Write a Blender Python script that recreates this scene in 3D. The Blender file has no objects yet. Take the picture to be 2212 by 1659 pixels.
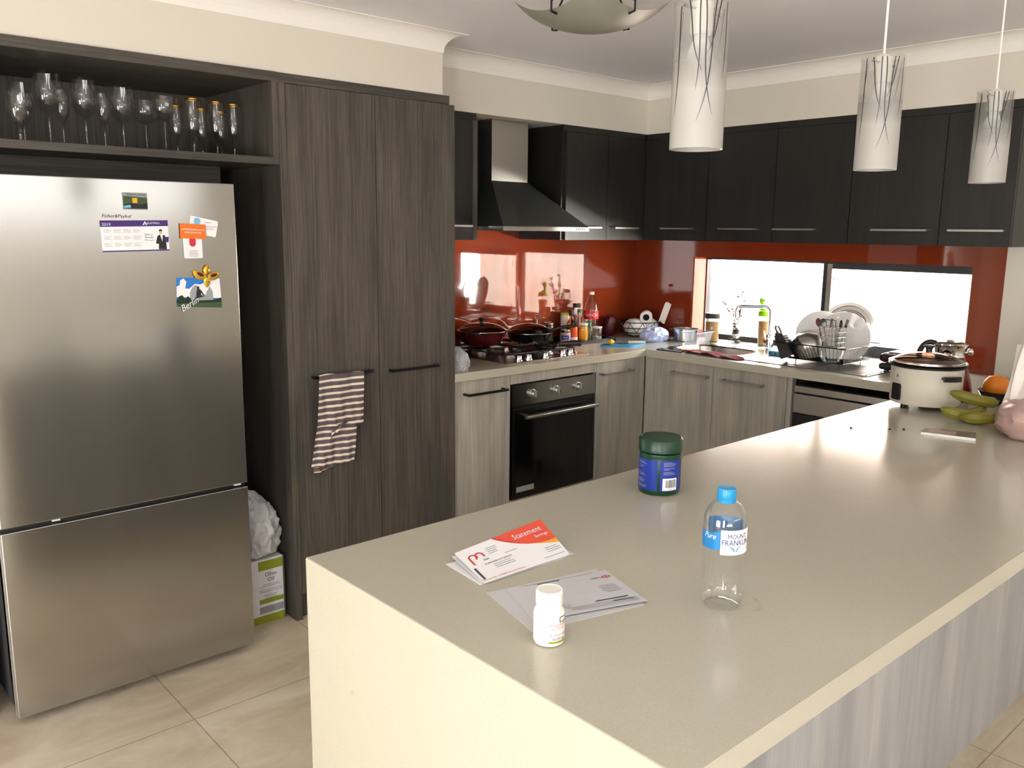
import bpy, bmesh, math, random
from mathutils import Vector, Matrix, noise
random.seed(7)
PI = math.pi
C = bpy.context.scene.collection
S = bpy.context.scene
# ---------------------------------------------------------------- camera
HB = .9465
cam_d = bpy.data.cameras.new('camera'); cam = bpy.data.objects.new('camera', cam_d); C.objects.link(cam)
S.camera = cam
yaw, pit, rol = .8415, .178, .0102
fw = Vector((math.cos(yaw)*math.cos(pit), math.sin(yaw)*math.cos(pit), -math.sin(pit)))
r0 = fw.cross(Vector((0, 0, 1))).normalized(); u0 = r0.cross(fw)
rv = math.cos(rol)*r0+math.sin(rol)*u0; uv = -math.sin(rol)*r0+math.cos(rol)*u0
CAM = Vector((-4.3162, -3.6446, 1.5942))
M = Matrix((rv, uv, -fw)).transposed().to_4x4(); M.translation = CAM
cam.matrix_world = M
cam_d.sensor_width = 36; cam_d.lens = 36*1847.7/2212; cam_d.clip_start = .05; cam_d.clip_end = 100
# ---------------------------------------------------------------- world, sun, daylight
W = bpy.data.worlds.new('sky'); S.world = W; W.use_nodes = True
bg = W.node_tree.nodes['Background']; bg.inputs[0].default_value = (.86, .93, 1, 1); bg.inputs[1].default_value = 30.0
def lamp(name, kind, loc, direction, energy, color, **kw):
    d = bpy.data.lights.new(name, kind); d.energy = energy; d.color = color
    for k, v in kw.items(): setattr(d, k, v)
    o = bpy.data.objects.new(name, d); C.objects.link(o); o.location = loc
    o.rotation_euler = Vector(direction).to_track_quat('-Z', 'Y').to_euler(); return o
lamp('sun', 'SUN', (0, 0, 8), (.75, -.25, -.62), 260, (1, .95, .86), angle=math.radians(.5))
# assumed daylight from unseen left and high rear windows, plus added fill lamps
lamp('assumed_daylight_left', 'AREA', (-6.46, -4.6, 1.2), (1, 0, 0), 78, (1, .985, .955), shape='RECTANGLE', size=.6, size_y=1.5)  # assumed left window, inferred from how light falls on the island end
lamp('side_fill', 'AREA', (-6.44, -2.7, .95), (1, 0, -.05), 62, (1, .98, .94), shape='RECTANGLE', size=1.2, size_y=1.3)  # added fill brightening the island's waterfall end, no known window there
lamp('ceiling_fill', 'AREA', (-5.7, -6.7, .9), (.5, .6, 1.5), 115, (.95, .96, 1), shape='RECTANGLE', size=2.2, size_y=1.2)  # added uplight floating in the room to lift the ceiling
lamp('assumed_daylight_high', 'AREA', (-2.3, -7.2, 1.97), (0, 1, .30), 17, (.96, .98, 1), shape='RECTANGLE', size=3.4, size_y=.26)  # assumed high window, placed for the bright band reflected on the fridge
lamp('splashback_fill', 'AREA', (2.6, -4.7, .7), (-2.9, 4.5, .55), 1400, (1, .95, .86), shape='RECTANGLE', size=.5, size_y=.4)  # added lamp outdoors, stands in for sunlight off the yard onto the splashback
pl = lamp('window_portal_kitchen', 'AREA', (.17, -1.262, 1.19), (-1, 0, 0), 1, (1, 1, 1), shape='RECTANGLE', size=1.62, size_y=.56)
pl.data.cycles.is_portal = True
S.view_settings.view_transform = 'Standard'; S.view_settings.look = 'None'; S.view_settings.gamma = 1
S.view_settings.exposure = 0.0; S.view_settings.use_curve_mapping = False
cy = S.cycles
cy.max_bounces = 10; cy.diffuse_bounces = 5; cy.glossy_bounces = 5; cy.transmission_bounces = 8; cy.transparent_max_bounces = 24
cy.caustics_reflective = False; cy.caustics_refractive = False; cy.sample_clamp_indirect = 20; cy.use_denoising = True
# ---------------------------------------------------------------- materials
def lin(c):
    return tuple(((v/255/12.92) if v/255 <= .04045 else ((v/255+.055)/1.055)**2.4) for v in c)+(1,)
MATS = {}
def mat(name, rgb, rough=.5, metal=0, spec=.5, **kw):
    m = bpy.data.materials.new(name); m.use_nodes = True; MATS[name] = m
    b = m.node_tree.nodes['Principled BSDF']
    b.inputs['Base Color'].default_value = lin(rgb) if max(rgb) > 1 else tuple(rgb)+(1,)
    b.inputs['Roughness'].default_value = rough; b.inputs['Metallic'].default_value = metal
    b.inputs['Specular IOR Level'].default_value = spec
    for k, v in kw.items(): b.inputs[k.replace('_', ' ')].default_value = v
    return m
def nodes(m): return m.node_tree.nodes, m.node_tree.links, m.node_tree.nodes['Principled BSDF']
def noise_tex(m, scale, nscale=1.0, detail=4, rough=.6, dist=0):
    N, L, b = nodes(m)
    g = N.new('ShaderNodeNewGeometry'); mp = N.new('ShaderNodeMapping'); t = N.new('ShaderNodeTexNoise')
    L.new(g.outputs['Position'], mp.inputs[0]); mp.inputs['Scale'].default_value = scale
    L.new(mp.outputs[0], t.inputs['Vector']); t.inputs['Scale'].default_value = nscale
    t.inputs['Detail'].default_value = detail; t.inputs['Roughness'].default_value = rough; t.inputs['Distortion'].default_value = dist
    return t
def ramp(m, t, stops):
    N, L, b = nodes(m); r = N.new('ShaderNodeValToRGB'); L.new(t.outputs['Fac'], r.inputs[0])
    e = r.color_ramp.elements
    while len(e) < len(stops): e.new(.5)
    for k, (p, c) in enumerate(stops): e[k].position = p; e[k].color = c if len(c) == 4 else lin(c)
    return r
def mixc(m, a, b_, fac, mode='MIX'):
    N, L, b = nodes(m); x = N.new('ShaderNodeMix'); x.data_type = 'RGBA'; x.blend_type = mode
    L.new(a, x.inputs[6]); L.new(b_, x.inputs[7])
    if hasattr(fac, 'links') or not isinstance(fac, (int, float)): L.new(fac, x.inputs[0])
    else: x.inputs[0].default_value = fac
    return x.outputs[2]
def wood(name, dark, light, scale, rough=.45, spec=.4):
    m = mat(name, dark, rough, spec=spec); N, L, b = nodes(m)
    t1 = noise_tex(m, scale, 1, 6, .75); r1 = ramp(m, t1, [(.36, dark), (.66, light)])
    s2 = tuple(v*.12 if v > 20 else v*.6 for v in scale)
    t2 = noise_tex(m, s2, 1, 2, .5); r2 = ramp(m, t2, [(.3, (.78, .78, .78, 1)), (.7, (1.15, 1.12, 1.08, 1))])
    L.new(mixc(m, r1.outputs[0], r2.outputs[0], 1.0, 'MULTIPLY'), b.inputs['Base Color'])
    bp = N.new('ShaderNodeBump'); bp.inputs['Strength'].default_value = .12; bp.inputs['Distance'].default_value = .001
    L.new(t1.outputs['Fac'], bp.inputs['Height']); L.new(bp.outputs[0], b.inputs['Normal'])
    return m
wood('dark_laminate', (64, 60, 55), (96, 90, 83), (120, 120, 3))
wood('dark_laminate_cross', (62, 58, 53), (90, 85, 78), (3, 120, 120))
wood('charcoal_laminate', (30, 30, 29), (42, 41, 39), (120, 120, 3), .38)
wood('pale_laminate', (156, 153, 144), (182, 179, 169), (130, 130, 3))
wood('grey_laminate', (168, 170, 172), (179, 181, 183), (110, 110, 2.5))
mat('niche_shadow_board', (46, 44, 36), .6)
m = mat('wall_paint', (219, 213, 200), .85); 
N, L, b = nodes(m); t = noise_tex(m, (60, 60, 60), 3, 3); bp = N.new('ShaderNodeBump'); bp.inputs['Strength'].default_value = .04
L.new(t.outputs['Fac'], bp.inputs['Height']); L.new(bp.outputs[0], b.inputs['Normal'])
mat('ceiling_paint', (238, 237, 242), .9); mat('cornice_paint', (240, 237, 230), .7)
def stone(name, c1, c2, vein):
    m = mat(name, c1, .16, spec=.55); N, L, b = nodes(m)
    t1 = noise_tex(m, (1, 1, 1), 420, 3, .7); r1 = ramp(m, t1, [(.35, c1), (.65, c2)])
    t2 = noise_tex(m, (1, 1, 1), 7, 6, .7, 1.2)
    r2 = ramp(m, t2, [(.30, (0, 0, 0, 1)), (.33, (0, 0, 0, 1))]); e = r2.color_ramp.elements
    e[0].color = (1, 1, 1, 1); e[0].position = .29; e[1].position = .325
    v = N.new('ShaderNodeRGB'); v.outputs[0].default_value = lin(vein)
    f = N.new('ShaderNodeMath'); f.operation = 'MULTIPLY'; f.inputs[1].default_value = .30; L.new(r2.outputs[0], f.inputs[0])
    L.new(mixc(m, r1.outputs[0], v.outputs[0], f.outputs[0]), b.inputs['Base Color'])
    return m
stone('stone', (181, 177, 161), (190, 186, 170), (156, 144, 124))
# floor tiles: large beige travertine look, thin joints
m = mat('floor_tile', (190, 172, 146), .28); N, L, b = nodes(m)
g = N.new('ShaderNodeNewGeometry'); mp = N.new('ShaderNodeMapping'); br = N.new('ShaderNodeTexBrick')
mp.inputs['Location'].default_value = (3.373, 1.039, 0); L.new(g.outputs['Position'], mp.inputs[0]); L.new(mp.outputs[0], br.inputs['Vector'])
br.offset = 0; br.inputs['Scale'].default_value = 1; br.inputs['Brick Width'].default_value = .6; br.inputs['Row Height'].default_value = .6
br.inputs['Mortar Size'].default_value = .0025; br.inputs['Mortar Smooth'].default_value = .1
br.inputs['Color1'].default_value = (1, 1, 1, 1); br.inputs['Color2'].default_value = (.93, .93, .93, 1); br.inputs['Mortar'].default_value = (.55, .52, .47, 1)
t = noise_tex(m, (1.2, 2.4, 1), 1.6, 8, .65, .8); r = ramp(m, t, [(.3, (184, 168, 144)), (.52, (212, 198, 174)), (.7, (228, 218, 200))])
L.new(mixc(m, r.outputs[0], br.outputs[0], 1.0, 'MULTIPLY'), b.inputs['Base Color'])
# glossy back-painted glass
mat('orange_glass', (150, 48, 20), .035, spec=.5, Coat_Weight=.4, Coat_Roughness=.02)
MATS['orange_glass'].node_tree.nodes['Principled BSDF'].inputs['Base Color'].default_value = (.21, .030, .009, 1)
m = mat('brushed_steel', (168, 165, 158), .17, 1); N, L, b = nodes(m)
b.inputs['Anisotropic'].default_value = .6; b.inputs['Anisotropic Rotation'].default_value = .25
t = noise_tex(m, (3, 3, 600), 1, 3, .6); r = ramp(m, t, [(.3, (.49, .485, .47, 1)), (.7, (.515, .51, .49, 1))]); L.new(r.outputs[0], b.inputs['Base Color'])
tg = N.new('ShaderNodeTangent'); tg.direction_type = 'RADIAL'; tg.axis = 'Z'; L.new(tg.outputs[0], b.inputs['Tangent'])
mat('steel', (190, 188, 184), .22, 1); mat('satin_steel', (178, 175, 170), .38, 1); mat('chrome', (225, 225, 228), .07, 1)
mat('dark_steel', (70, 70, 72), .3, 1)
mat('hood_metal', (70, 72, 70), .42, .7)
mat('black_plastic', (22, 22, 22), .4); mat('black_gloss', (8, 8, 8), .08, spec=.6); mat('black_matt', (14, 14, 13), .7)
mat('black_enamel', (16, 15, 15), .25); mat('cast_iron', (20, 20, 20), .6)
mat('dark_frame', (38, 40, 46), .45, .3)
mat('white_plastic', (238, 236, 226), .35); mat('white_gloss', (236, 234, 232), .15); mat('cream_plastic', (214, 208, 192), .3)
mat('paper', (236, 236, 238), .75); mat('paper_grey', (196, 196, 198), .8); mat('ink', (70, 70, 74), .8); mat('ink_pale', (160, 160, 164), .8)
mat('black_ink', (26, 26, 30), .7); mat('red_ink', (196, 62, 58), .7)
mat('coral_print', (226, 84, 62), .6); mat('amber_print', (242, 170, 44), .6); mat('purple_print', (66, 36, 112), .5)
mat('orange_print', (232, 118, 30), .5); mat('crimson', (206, 40, 70), .5); mat('sky_blue', (120, 190, 226), .5)
mat('blue_print', (40, 120, 200), .5); mat('royal_blue', (22, 52, 150), .3); mat('deep_green', (12, 60, 36), .3); mat('lid_green', (12, 54, 36), .35)
mat('navy', (36, 48, 110), .5); mat('barcode_black', (60, 64, 62), .7)
mat('cap_blue', (26, 140, 196), .3); mat('water_blue', (26, 122, 186), .35); mat('teal_print', (70, 180, 190), .4)
mat('red_label', (206, 26, 36), .4); mat('cola_red', (200, 18, 26), .4)
mat('gold', (212, 160, 60), .25, 1); mat('gold_paint', (222, 180, 70), .35, .6); mat('wine_red', (78, 10, 20), .5)
mat('green_cap', (14, 104, 56), .4); mat('yellow_cap', (222, 200, 70), .4); mat('olive_green', (150, 160, 40), .5)
mat('sauce_brown', (70, 24, 10), .2); mat('mustard', (214, 150, 30), .3); mat('orange_sauce', (224, 84, 30), .3); mat('pickle', (90, 104, 50), .4)
mat('pot_red', (86, 18, 20), .22); mat('kettle_red', (96, 10, 22), .25); mat('press_maroon', (52, 14, 24), .22)
mat('cloth_red', (120, 12, 26), .9); mat('lime', (150, 220, 30), .4); mat('brown_food', (150, 112, 50), .7)
mat('succulent_green', (150, 176, 96), .6); mat('twig', (84, 66, 60), .8); mat('pebble', (196, 186, 176), .6)
mat('handle_brown', (48, 30, 28), .35); mat('board_blue', (40, 130, 180), .4); mat('lemon', (232, 200, 60), .5)
mat('bag_white', (214, 214, 214), .45, Subsurface_Weight=.0); mat('bag_blue', (190, 200, 236), .35); mat('bag_grey', (150, 150, 146), .4)
mat('paper_white', (235, 225, 218), .8); mat('bread_bag', (188, 158, 150), .35)
mat('white_tissue', (230, 226, 222), .9); mat('card_core', (20, 16, 14), .9)
mat('banana_skin', (128, 122, 40), .5); mat('banana_tip', (70, 62, 30), .7); mat('orange_peel', (226, 130, 26), .5)
mat('sponge_teal', (110, 190, 200), .8)
mat('wire_white', (200, 198, 190), .35, .5); mat('wire_dark', (40, 38, 38), .35, .6)
mat('cutlery', (150, 150, 150), .25, 1); mat('foliage_dark', (26, 44, 24), .7); mat('photo_grey', (150, 156, 158), .7); mat('photo_dark', (34, 36, 38), .7)
mat('photo_green', (62, 84, 50), .7); mat('skin', (214, 170, 140), .6); mat('fence', (214, 196, 190), .7); mat('render_white', (235, 232, 226), .9); mat('paving', (170, 160, 146), .9)
mat('towel_band', (96, 84, 84), .95); mat('towel_cream', (226, 214, 196), .95)
# striped towel: woven stripes running with height
m = mat('striped_cloth', (96, 84, 84), .95); N, L, b = nodes(m)
at = N.new('ShaderNodeAttribute'); at.attribute_name = 'stripe'; wv = N.new('ShaderNodeMath'); wv.operation = 'PINGPONG'; wv.inputs[1].default_value = .5
L.new(at.outputs['Fac'], wv.inputs[0]); r = N.new('ShaderNodeValToRGB'); L.new(wv.outputs[0], r.inputs[0])
r.color_ramp.interpolation = 'CONSTANT'; e = r.color_ramp.elements; e[0].color = lin((98, 86, 88)); e[1].position = .32; e[1].color = lin((228, 216, 198))
L.new(r.outputs[0], b.inputs['Base Color'])
def glass(name, tint=(1, 1, 1), rough=0.0, ior=1.45, extra=0.0, refl=(1, 1, 1)):
    m = bpy.data.materials.new(name); m.use_nodes = True; MATS[name] = m
    N, L = m.node_tree.nodes, m.node_tree.links; N.clear()
    o = N.new('ShaderNodeOutputMaterial'); mx = N.new('ShaderNodeMixShader'); tr = N.new('ShaderNodeBsdfTransparent'); gl = N.new('ShaderNodeBsdfGlossy'); fr = N.new('ShaderNodeFresnel')
    tr.inputs[0].default_value = tint+(1,); gl.inputs['Roughness'].default_value = rough; gl.inputs[0].default_value = refl+(1,); gm = N.new('ShaderNodeNewGeometry'); ms = N.new('ShaderNodeMapRange'); ms.inputs[3].default_value = ior; ms.inputs[4].default_value = 1/ior
    L.new(gm.outputs['Backfacing'], ms.inputs[0]); L.new(ms.outputs[0], fr.inputs[0])   # thin walls: same Fresnel on both faces
    if extra:
        a = N.new('ShaderNodeMath'); a.operation = 'ADD'; a.use_clamp = True; a.inputs[1].default_value = extra; L.new(fr.outputs[0], a.inputs[0]); L.new(a.outputs[0], mx.inputs[0])
    else: L.new(fr.outputs[0], mx.inputs[0])
    L.new(tr.outputs[0], mx.inputs[1]); L.new(gl.outputs[0], mx.inputs[2]); L.new(mx.outputs[0], o.inputs[0])
    return m
glass('clear_glass', (.97, .98, .98), 0.02, 1.5); glass('window_glass', (.96, .98, .98), 0, 1.45)
glass('bottle_plastic', (.955, .965, .965), .09, 1.55, .045); glass('wine_glass', (.955, .955, .95), .04, 1.45, .03)
glass('smoked_glass', (.45, .32, .26), .05, 1.5, .03); glass('amber_glass', (.75, .42, .2), .05, 1.5)
def frosted(name, rgb, alpha, rough=.5):
    m = mat(name, rgb, rough); b = m.node_tree.nodes['Principled BSDF']; b.inputs['Alpha'].default_value = alpha; return m
frosted('film_plastic', (230, 232, 238), .45, .25); frosted('tub_plastic', (225, 230, 240), .3, .2)
# pendant tube glass: clear at the top, frosted white below (translucent)
m = mat('frosted_tube', (168, 166, 160), .35, Transmission_Weight=0); N, L, b = nodes(m)
tc = N.new('ShaderNodeTexCoord'); sp = N.new('ShaderNodeSeparateXYZ'); mr = N.new('ShaderNodeMapRange')
L.new(tc.outputs['Object'], sp.inputs[0]); L.new(sp.outputs[2], mr.inputs[0])
mr.inputs[1].default_value = .10; mr.inputs[2].default_value = .18; mr.inputs[3].default_value = .95; mr.inputs[4].default_value = .18
L.new(mr.outputs[0], b.inputs['Alpha'])
frosted('frosted_dish', (142, 144, 128), .92, .4)
# ---------------------------------------------------------------- mesh builder
def V(*a): return Vector(a)
class MB:
    def __init__(s): s.v = []; s.f = []; s.mi = []; s.cur = 0; s.attr = None; s.sharp = 38
    def add(s, vs, fs):
        n = len(s.v); s.v += [Vector(v) for v in vs]; s.f += [tuple(i+n for i in f) for f in fs]; s.mi += [s.cur]*len(fs); return s
    def box(s, x0, x1, y0, y1, z0, z1, bev=0):
        if x0 > x1: x0, x1 = x1, x0
        if y0 > y1: y0, y1 = y1, y0
        if z0 > z1: z0, z1 = z1, z0
        vs = [(x, y, z) for z in (z0, z1) for y in (y0, y1) for x in (x0, x1)]
        fs = [(0, 2, 3, 1), (4, 5, 7, 6), (0, 1, 5, 4), (2, 6, 7, 3), (0, 4, 6, 2), (1, 3, 7, 5)]
        if bev:
            s.sharp = 19
            bm = bmesh.new(); bv = [bm.verts.new(v) for v in vs]
            for f in fs: bm.faces.new([bv[i] for i in f])
            bmesh.ops.bevel(bm, geom=bm.edges[:], offset=bev, segments=2, affect='EDGES', profile=.5)
            bm.verts.index_update(); vs = [v.co.copy() for v in bm.verts]; fs = [tuple(v.index for v in f.verts) for f in bm.faces]; bm.free()
        return s.add(vs, fs)
    def loft(s, rings, close=True, cap0=False, cap1=False):
        n = len(rings[0]); vs = [p for r in rings for p in r]; fs = []
        for k in range(len(rings)-1):
            for i in range(n if close else n-1):
                j = (i+1) % n; fs.append((k*n+i, k*n+j, (k+1)*n+j, (k+1)*n+i))
        if cap0: fs.append(tuple(reversed(range(n))))
        if cap1: fs.append(tuple((len(rings)-1)*n+i for i in range(n)))
        return s.add(vs, fs)
    def lathe(s, prof, c=(0, 0, 0), n=32, cap0=True, cap1=True, sx=1, sy=1):
        rings = [[(c[0]+r*sx*math.cos(2*PI*i/n), c[1]+r*sy*math.sin(2*PI*i/n), c[2]+z) for i in range(n)] for r, z in prof]
        return s.loft(rings, True, cap0 and prof[0][0] > 0, cap1 and prof[-1][0] > 0)
    def tube(s, pts, r=.003, n=6, closed=False, taper=None):
        pts = [Vector(p) for p in pts]; rings = []; up = None; m = len(pts)
        for i, p in enumerate(pts):
            a = pts[(i-1) % m] if (closed or i > 0) else p; b2 = pts[(i+1) % m] if (closed or i < m-1) else p
            d = (b2-a).normalized() if (b2-a).length > 1e-9 else V(0, 0, 1)
            if up is None: up = d.orthogonal().normalized()
            up = (up-d*up.dot(d)); up = up.normalized() if up.length > 1e-6 else d.orthogonal().normalized()
            sd = d.cross(up); rr = r if taper is None else taper[i]
            rings.append([p+rr*(up*math.cos(2*PI*k/n)+sd*math.sin(2*PI*k/n)) for k in range(n)])
        if closed: rings.append(rings[0])
        return s.loft(rings, True, not closed, not closed)
    def prism(s, poly, a, d):   # poly: 3D points, extruded by vector d
        n = len(poly); vs = [Vector(p)+Vector(a) for p in poly]; vs += [v+Vector(d) for v in vs]
        fs = [tuple(reversed(range(n))), tuple(range(n, 2*n))]+[(i, (i+1) % n, n+(i+1) % n, n+i) for i in range(n)]
        return s.add(vs, fs)
    def sheet(s, fn, nu, nv):
        vs = [fn(i/nu, j/nv) for j in range(nv+1) for i in range(nu+1)]
        fs = [(j*(nu+1)+i, j*(nu+1)+i+1, (j+1)*(nu+1)+i+1, (j+1)*(nu+1)+i) for j in range(nv) for i in range(nu)]
        return s.add(vs, fs)
    def xf(s, M4): s.v = [M4 @ v for v in s.v]; return s
    def build(s, name, m, parent=None, world=False, smooth=True, origin=None, fix=True):
        """world=True: verts are world coordinates; they are made local to the parent (or to origin)."""
        off = V(0, 0, 0)
        if world:
            if parent is not None:
                q = parent
                while q is not None: off += q.location; q = q.parent
            elif origin is not None: off = Vector(origin)
        me = bpy.data.meshes.new(name); me.from_pydata([v-off for v in s.v], [], s.f)
        ms = m if isinstance(m, (list, tuple)) else [m]
        for x in ms: me.materials.append(MATS[x])
        if len(ms) > 1:
            for p, k in zip(me.polygons, s.mi): p.material_index = k
        if fix:
            bm = bmesh.new(); bm.from_mesh(me); bmesh.ops.recalc_face_normals(bm, faces=bm.faces[:]); bm.to_mesh(me); bm.free()
        if smooth:
            me.shade_smooth(); me.set_sharp_from_angle(angle=math.radians(s.sharp))
        if s.attr:
            a = me.attributes.new('stripe', 'FLOAT', 'POINT')
            for i, v in enumerate(s.attr): a.data[i].value = v
        o = bpy.data.objects.new(name, me); C.objects.link(o)
        if parent is not None: o.parent = parent
        elif world and origin is not None: o.location = off
        return o
def tag(o, label=None, cat=None, group=None, kind=None):
    if label: o['label'] = label
    if cat: o['category'] = cat
    if group: o['group'] = group
    if kind: o['kind'] = kind
    return o
def thing(name, label, cat, loc=(0, 0, 0), rz=0, group=None):
    o = bpy.data.objects.new(name, None); C.objects.link(o); o.location = loc; o.rotation_euler = (0, 0, rz)
    o.empty_display_size = .05
    return tag(o, label, cat, group)
def copy_tree(o, parent=None):
    c = o.copy(); C.objects.link(c); c.parent = parent
    for ch in list(o.children): copy_tree(ch, c)
    return c
def text_geo(txt, size, align='CENTER', shear=0, extrude=0, spacing=1.0, sx=1.0):
    cu = bpy.data.curves.new('t', 'FONT'); cu.body = txt; cu.size = size; cu.align_x = align; cu.align_y = 'CENTER'
    cu.shear = shear; cu.space_character = spacing; cu.resolution_u = 2; cu.extrude = extrude
    ob = bpy.data.objects.new('t', cu); C.objects.link(ob); bpy.context.view_layer.update()
    me = bpy.data.meshes.new_from_object(ob.evaluated_get(bpy.context.evaluated_depsgraph_get()))
    vs = [(v.co.x*sx, v.co.y, v.co.z) for v in me.vertices]; fs = [tuple(p.vertices) for p in me.polygons]
    C.objects.unlink(ob); bpy.data.objects.remove(ob); bpy.data.meshes.remove(me); bpy.data.curves.remove(cu)
    return vs, fs
def add_text(mb, txt, size, fn, **kw):   # fn(x,y,z)->point
    vs, fs = text_geo(txt, size, **kw); mb.add([fn(*v) for v in vs], fs); return mb
def cyl(r, ang, z0): return lambda x, y, z: (r*math.cos(ang+x/r), r*math.sin(ang+x/r), z0+y)
def cpatch(mb, r, a0, a1, z0, z1, n=12, wob=None):
    return mb.sheet(lambda u, v: (r*math.cos(a0+(a1-a0)*u), r*math.sin(a0+(a1-a0)*u), z0+(z1-z0)*v + (wob(u, v) if wob else 0)), n, 4)
def facing(x, y): return math.atan2(CAM.y-y, CAM.x-x)
def qpath(pts, n=6):   # rounded polyline through Catmull-Rom
    P = [Vector(p) for p in pts]; P = [2*P[0]-P[1]]+P+[2*P[-1]-P[-2]]; out = []
    for i in range(1, len(P)-2):
        for k in range(n):
            t = k/n; a, b_, c, d = P[i-1:i+3]
            out.append(.5*((2*b_)+(-a+c)*t+(2*a-5*b_+4*c-d)*t*t+(-a+3*b_-3*c+d)*t**3))
    out.append(P[-2]); return out
def blob(c, r, amp, freq, seed, sub=4, floor=None, ridged=True):
    bm = bmesh.new(); bmesh.ops.create_icosphere(bm, subdivisions=sub, radius=1)
    for v in bm.verts:
        d = v.co.normalized(); n_ = noise.noise(d*freq+V(seed, seed*2.3, 1.7)); n2 = noise.noise(d*freq*2.7+V(seed*3, 5, seed))
        if ridged: n_ = 1-2*abs(n_); n2 = 1-2*abs(n2)
        k = 1+amp*(n_+.45*n2)
        v.co = V(c[0]+d.x*r[0]*k, c[1]+d.y*r[1]*k, c[2]+d.z*r[2]*k)
        if floor is not None and v.co.z < floor: v.co.z = floor+.0005
    mb = MB(); mb.add([v.co.copy() for v in bm.verts], [tuple(v.index for v in f.verts) for f in bm.faces]); bm.free(); return mb
# ---------------------------------------------------------------- room shell
def struct(name, mb, m, **kw):
    o = mb.build(name, m, smooth=False, **kw); o['kind'] = 'structure'; return o
X0, Y0, ZC = -6.5, -7.5, 2.4016
struct('floor', MB().box(X0-.1, .17, Y0-.1, .1, -.1, 0), 'floor_tile')
struct('ceiling', MB().box(X0-.1, .17, Y0-.1, .1, ZC, ZC+.1), 'ceiling_paint')
struct('wall_back', MB().box(X0-.1, .17, 0, .1, 0, ZC), 'wall_paint')
WY0, WY1, WZ0, WZ1 = -2.06, -.464, HB-.0397, 1.446
w = MB(); w.box(0, .17, Y0-.1, WY0, 0, ZC); w.box(0, .17, WY1, 0, 0, ZC); w.box(0, .17, WY0, WY1, 0, WZ0); w.box(0, .17, WY0, WY1, WZ1, ZC)
struct('wall_right', w, 'wall_paint')
w = MB(); w.box(X0-.1, X0, Y0, -4.9, 0, ZC); w.box(X0-.1, X0, -4.3, 0, 0, ZC); w.box(X0-.1, X0, -4.9, -4.3, 0, .4); w.box(X0-.1, X0, -4.9, -4.3, 2.35, ZC)
struct('wall_left', w, 'wall_paint')
w = MB(); w.box(X0, -6.05, Y0-.1, Y0, 0, ZC); w.box(-3.75, -3.0, Y0-.1, Y0, 0, ZC); w.box(-1.0, 0, Y0-.1, Y0, 0, ZC)
w.box(-6.05, -3.75, Y0-.1, Y0, 0, .85); w.box(-6.05, -3.75, Y0-.1, Y0, 2.15, ZC); w.box(-3.0, -1.0, Y0-.1, Y0, 2.17, ZC); w.box(-3.0, -1.0, Y0-.1, Y0, 0, 1.73)
struct('wall_front', w, 'wall_paint')
def frame_rect(x0, x1, y0, y1, z0, z1, axis, t):   # rectangular ring frame in the plane normal to axis
    mb = MB()
    if axis == 'x':
        mb.box(x0, x1, y0, y1, z1-t, z1); mb.box(x0, x1, y0, y1, z0, z0+t); mb.box(x0, x1, y0, y0+t, z0+t, z1-t); mb.box(x0, x1, y1-t, y1, z0+t, z1-t)
    else:
        mb.box(x0, x1, y0, y1, z1-t, z1); mb.box(x0, x1, y0, y1, z0, z0+t); mb.box(x0, x0+t, y0, y1, z0+t, z1-t); mb.box(x1-t, x1, y0, y1, z0+t, z1-t)
    return mb
# kitchen servery window
wn = thing('window_1', None, None, (.15, -1.26, HB)); wn['kind'] = 'structure'
f = MB(); f.box(.12, .17, WY0, WY1, WZ1-.016, WZ1); f.box(.12, .17, WY0, WY1, HB, HB+.034); f.box(.12, .17, WY1-.012, WY1, HB+.034, WZ1-.016); f.box(.12, .17, WY0, WY0+.02, HB+.034, WZ1-.016); f.box(.125, .165, -1.268, -1.240, HB+.034, WZ1-.016)
f.build('window_frame', 'dark_frame', wn, world=True, smooth=False)
f = MB(); f.box(.118, .14, -2.04, -1.268, 1.404, 1.43); f.box(.118, .14, -2.04, -1.268, HB+.034, HB+.06); f.box(.118, .14, -2.055, -2.035, HB+.06, 1.404)
f.build('sliding_sash', 'dark_frame', wn, world=True, smooth=False)
f = MB(); f.box(.116, .142, -1.296, -1.268, HB+.034, 1.43); s_ = f.build('sash_stile', 'satin_steel', wn, world=True, smooth=False)
f = MB(); f.box(.10, .116, -1.318, -1.296, 1.325, 1.329); f.box(.10, .116, -1.318, -1.296, 1.355, 1.359); f.box(.10, .104, -1.318, -1.314, 1.325, 1.359); f.build('latch', 'satin_steel', wn, world=True, smooth=False)
MB().box(.150, .154, -1.25, WY1-.012, HB+.034, WZ1-.016).build('window_pane', 'window_glass', wn, world=True, smooth=False)
MB().box(.128, .132, -2.035, -1.296, HB+.06, 1.404).build('window_pane', 'window_glass', wn, world=True, smooth=False)
# assumed windows of the living room side, none of them in view
for nm, (a0, a1, z0, z1, ax) in {'assumed_window_2': (-4.9, -4.3, .4, 2.35, 'x'), 'assumed_window_3': (-6.05, -3.75, .85, 2.15, 'y'), 'assumed_window_4': (-3.0, -1.0, 1.73, 2.17, 'y')}.items():
    o = frame_rect(X0-.08, X0-.03, a0, a1, z0, z1, 'x', .05) if ax == 'x' else frame_rect(a0, a1, Y0-.08, Y0-.03, z0, z1, 'y', .05)
    (o.box(X0-.06, X0-.055, a0, a1, z0, z1) if ax == 'x' else o.box(a0, a1, Y0-.06, Y0-.055, z0, z1))   # added opaque sheet keeping sky light out of the opening
    struct(nm, o, 'cornice_paint')
struct('side_fill_frame', frame_rect(X0, X0+.03, -3.3, -2.1, .3, 1.6, 'x', .05).box(X0, X0+.01, -3.3, -2.1, .3, 1.6), 'cornice_paint')  # frame and sheet added behind the side fill, on solid wall
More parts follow.
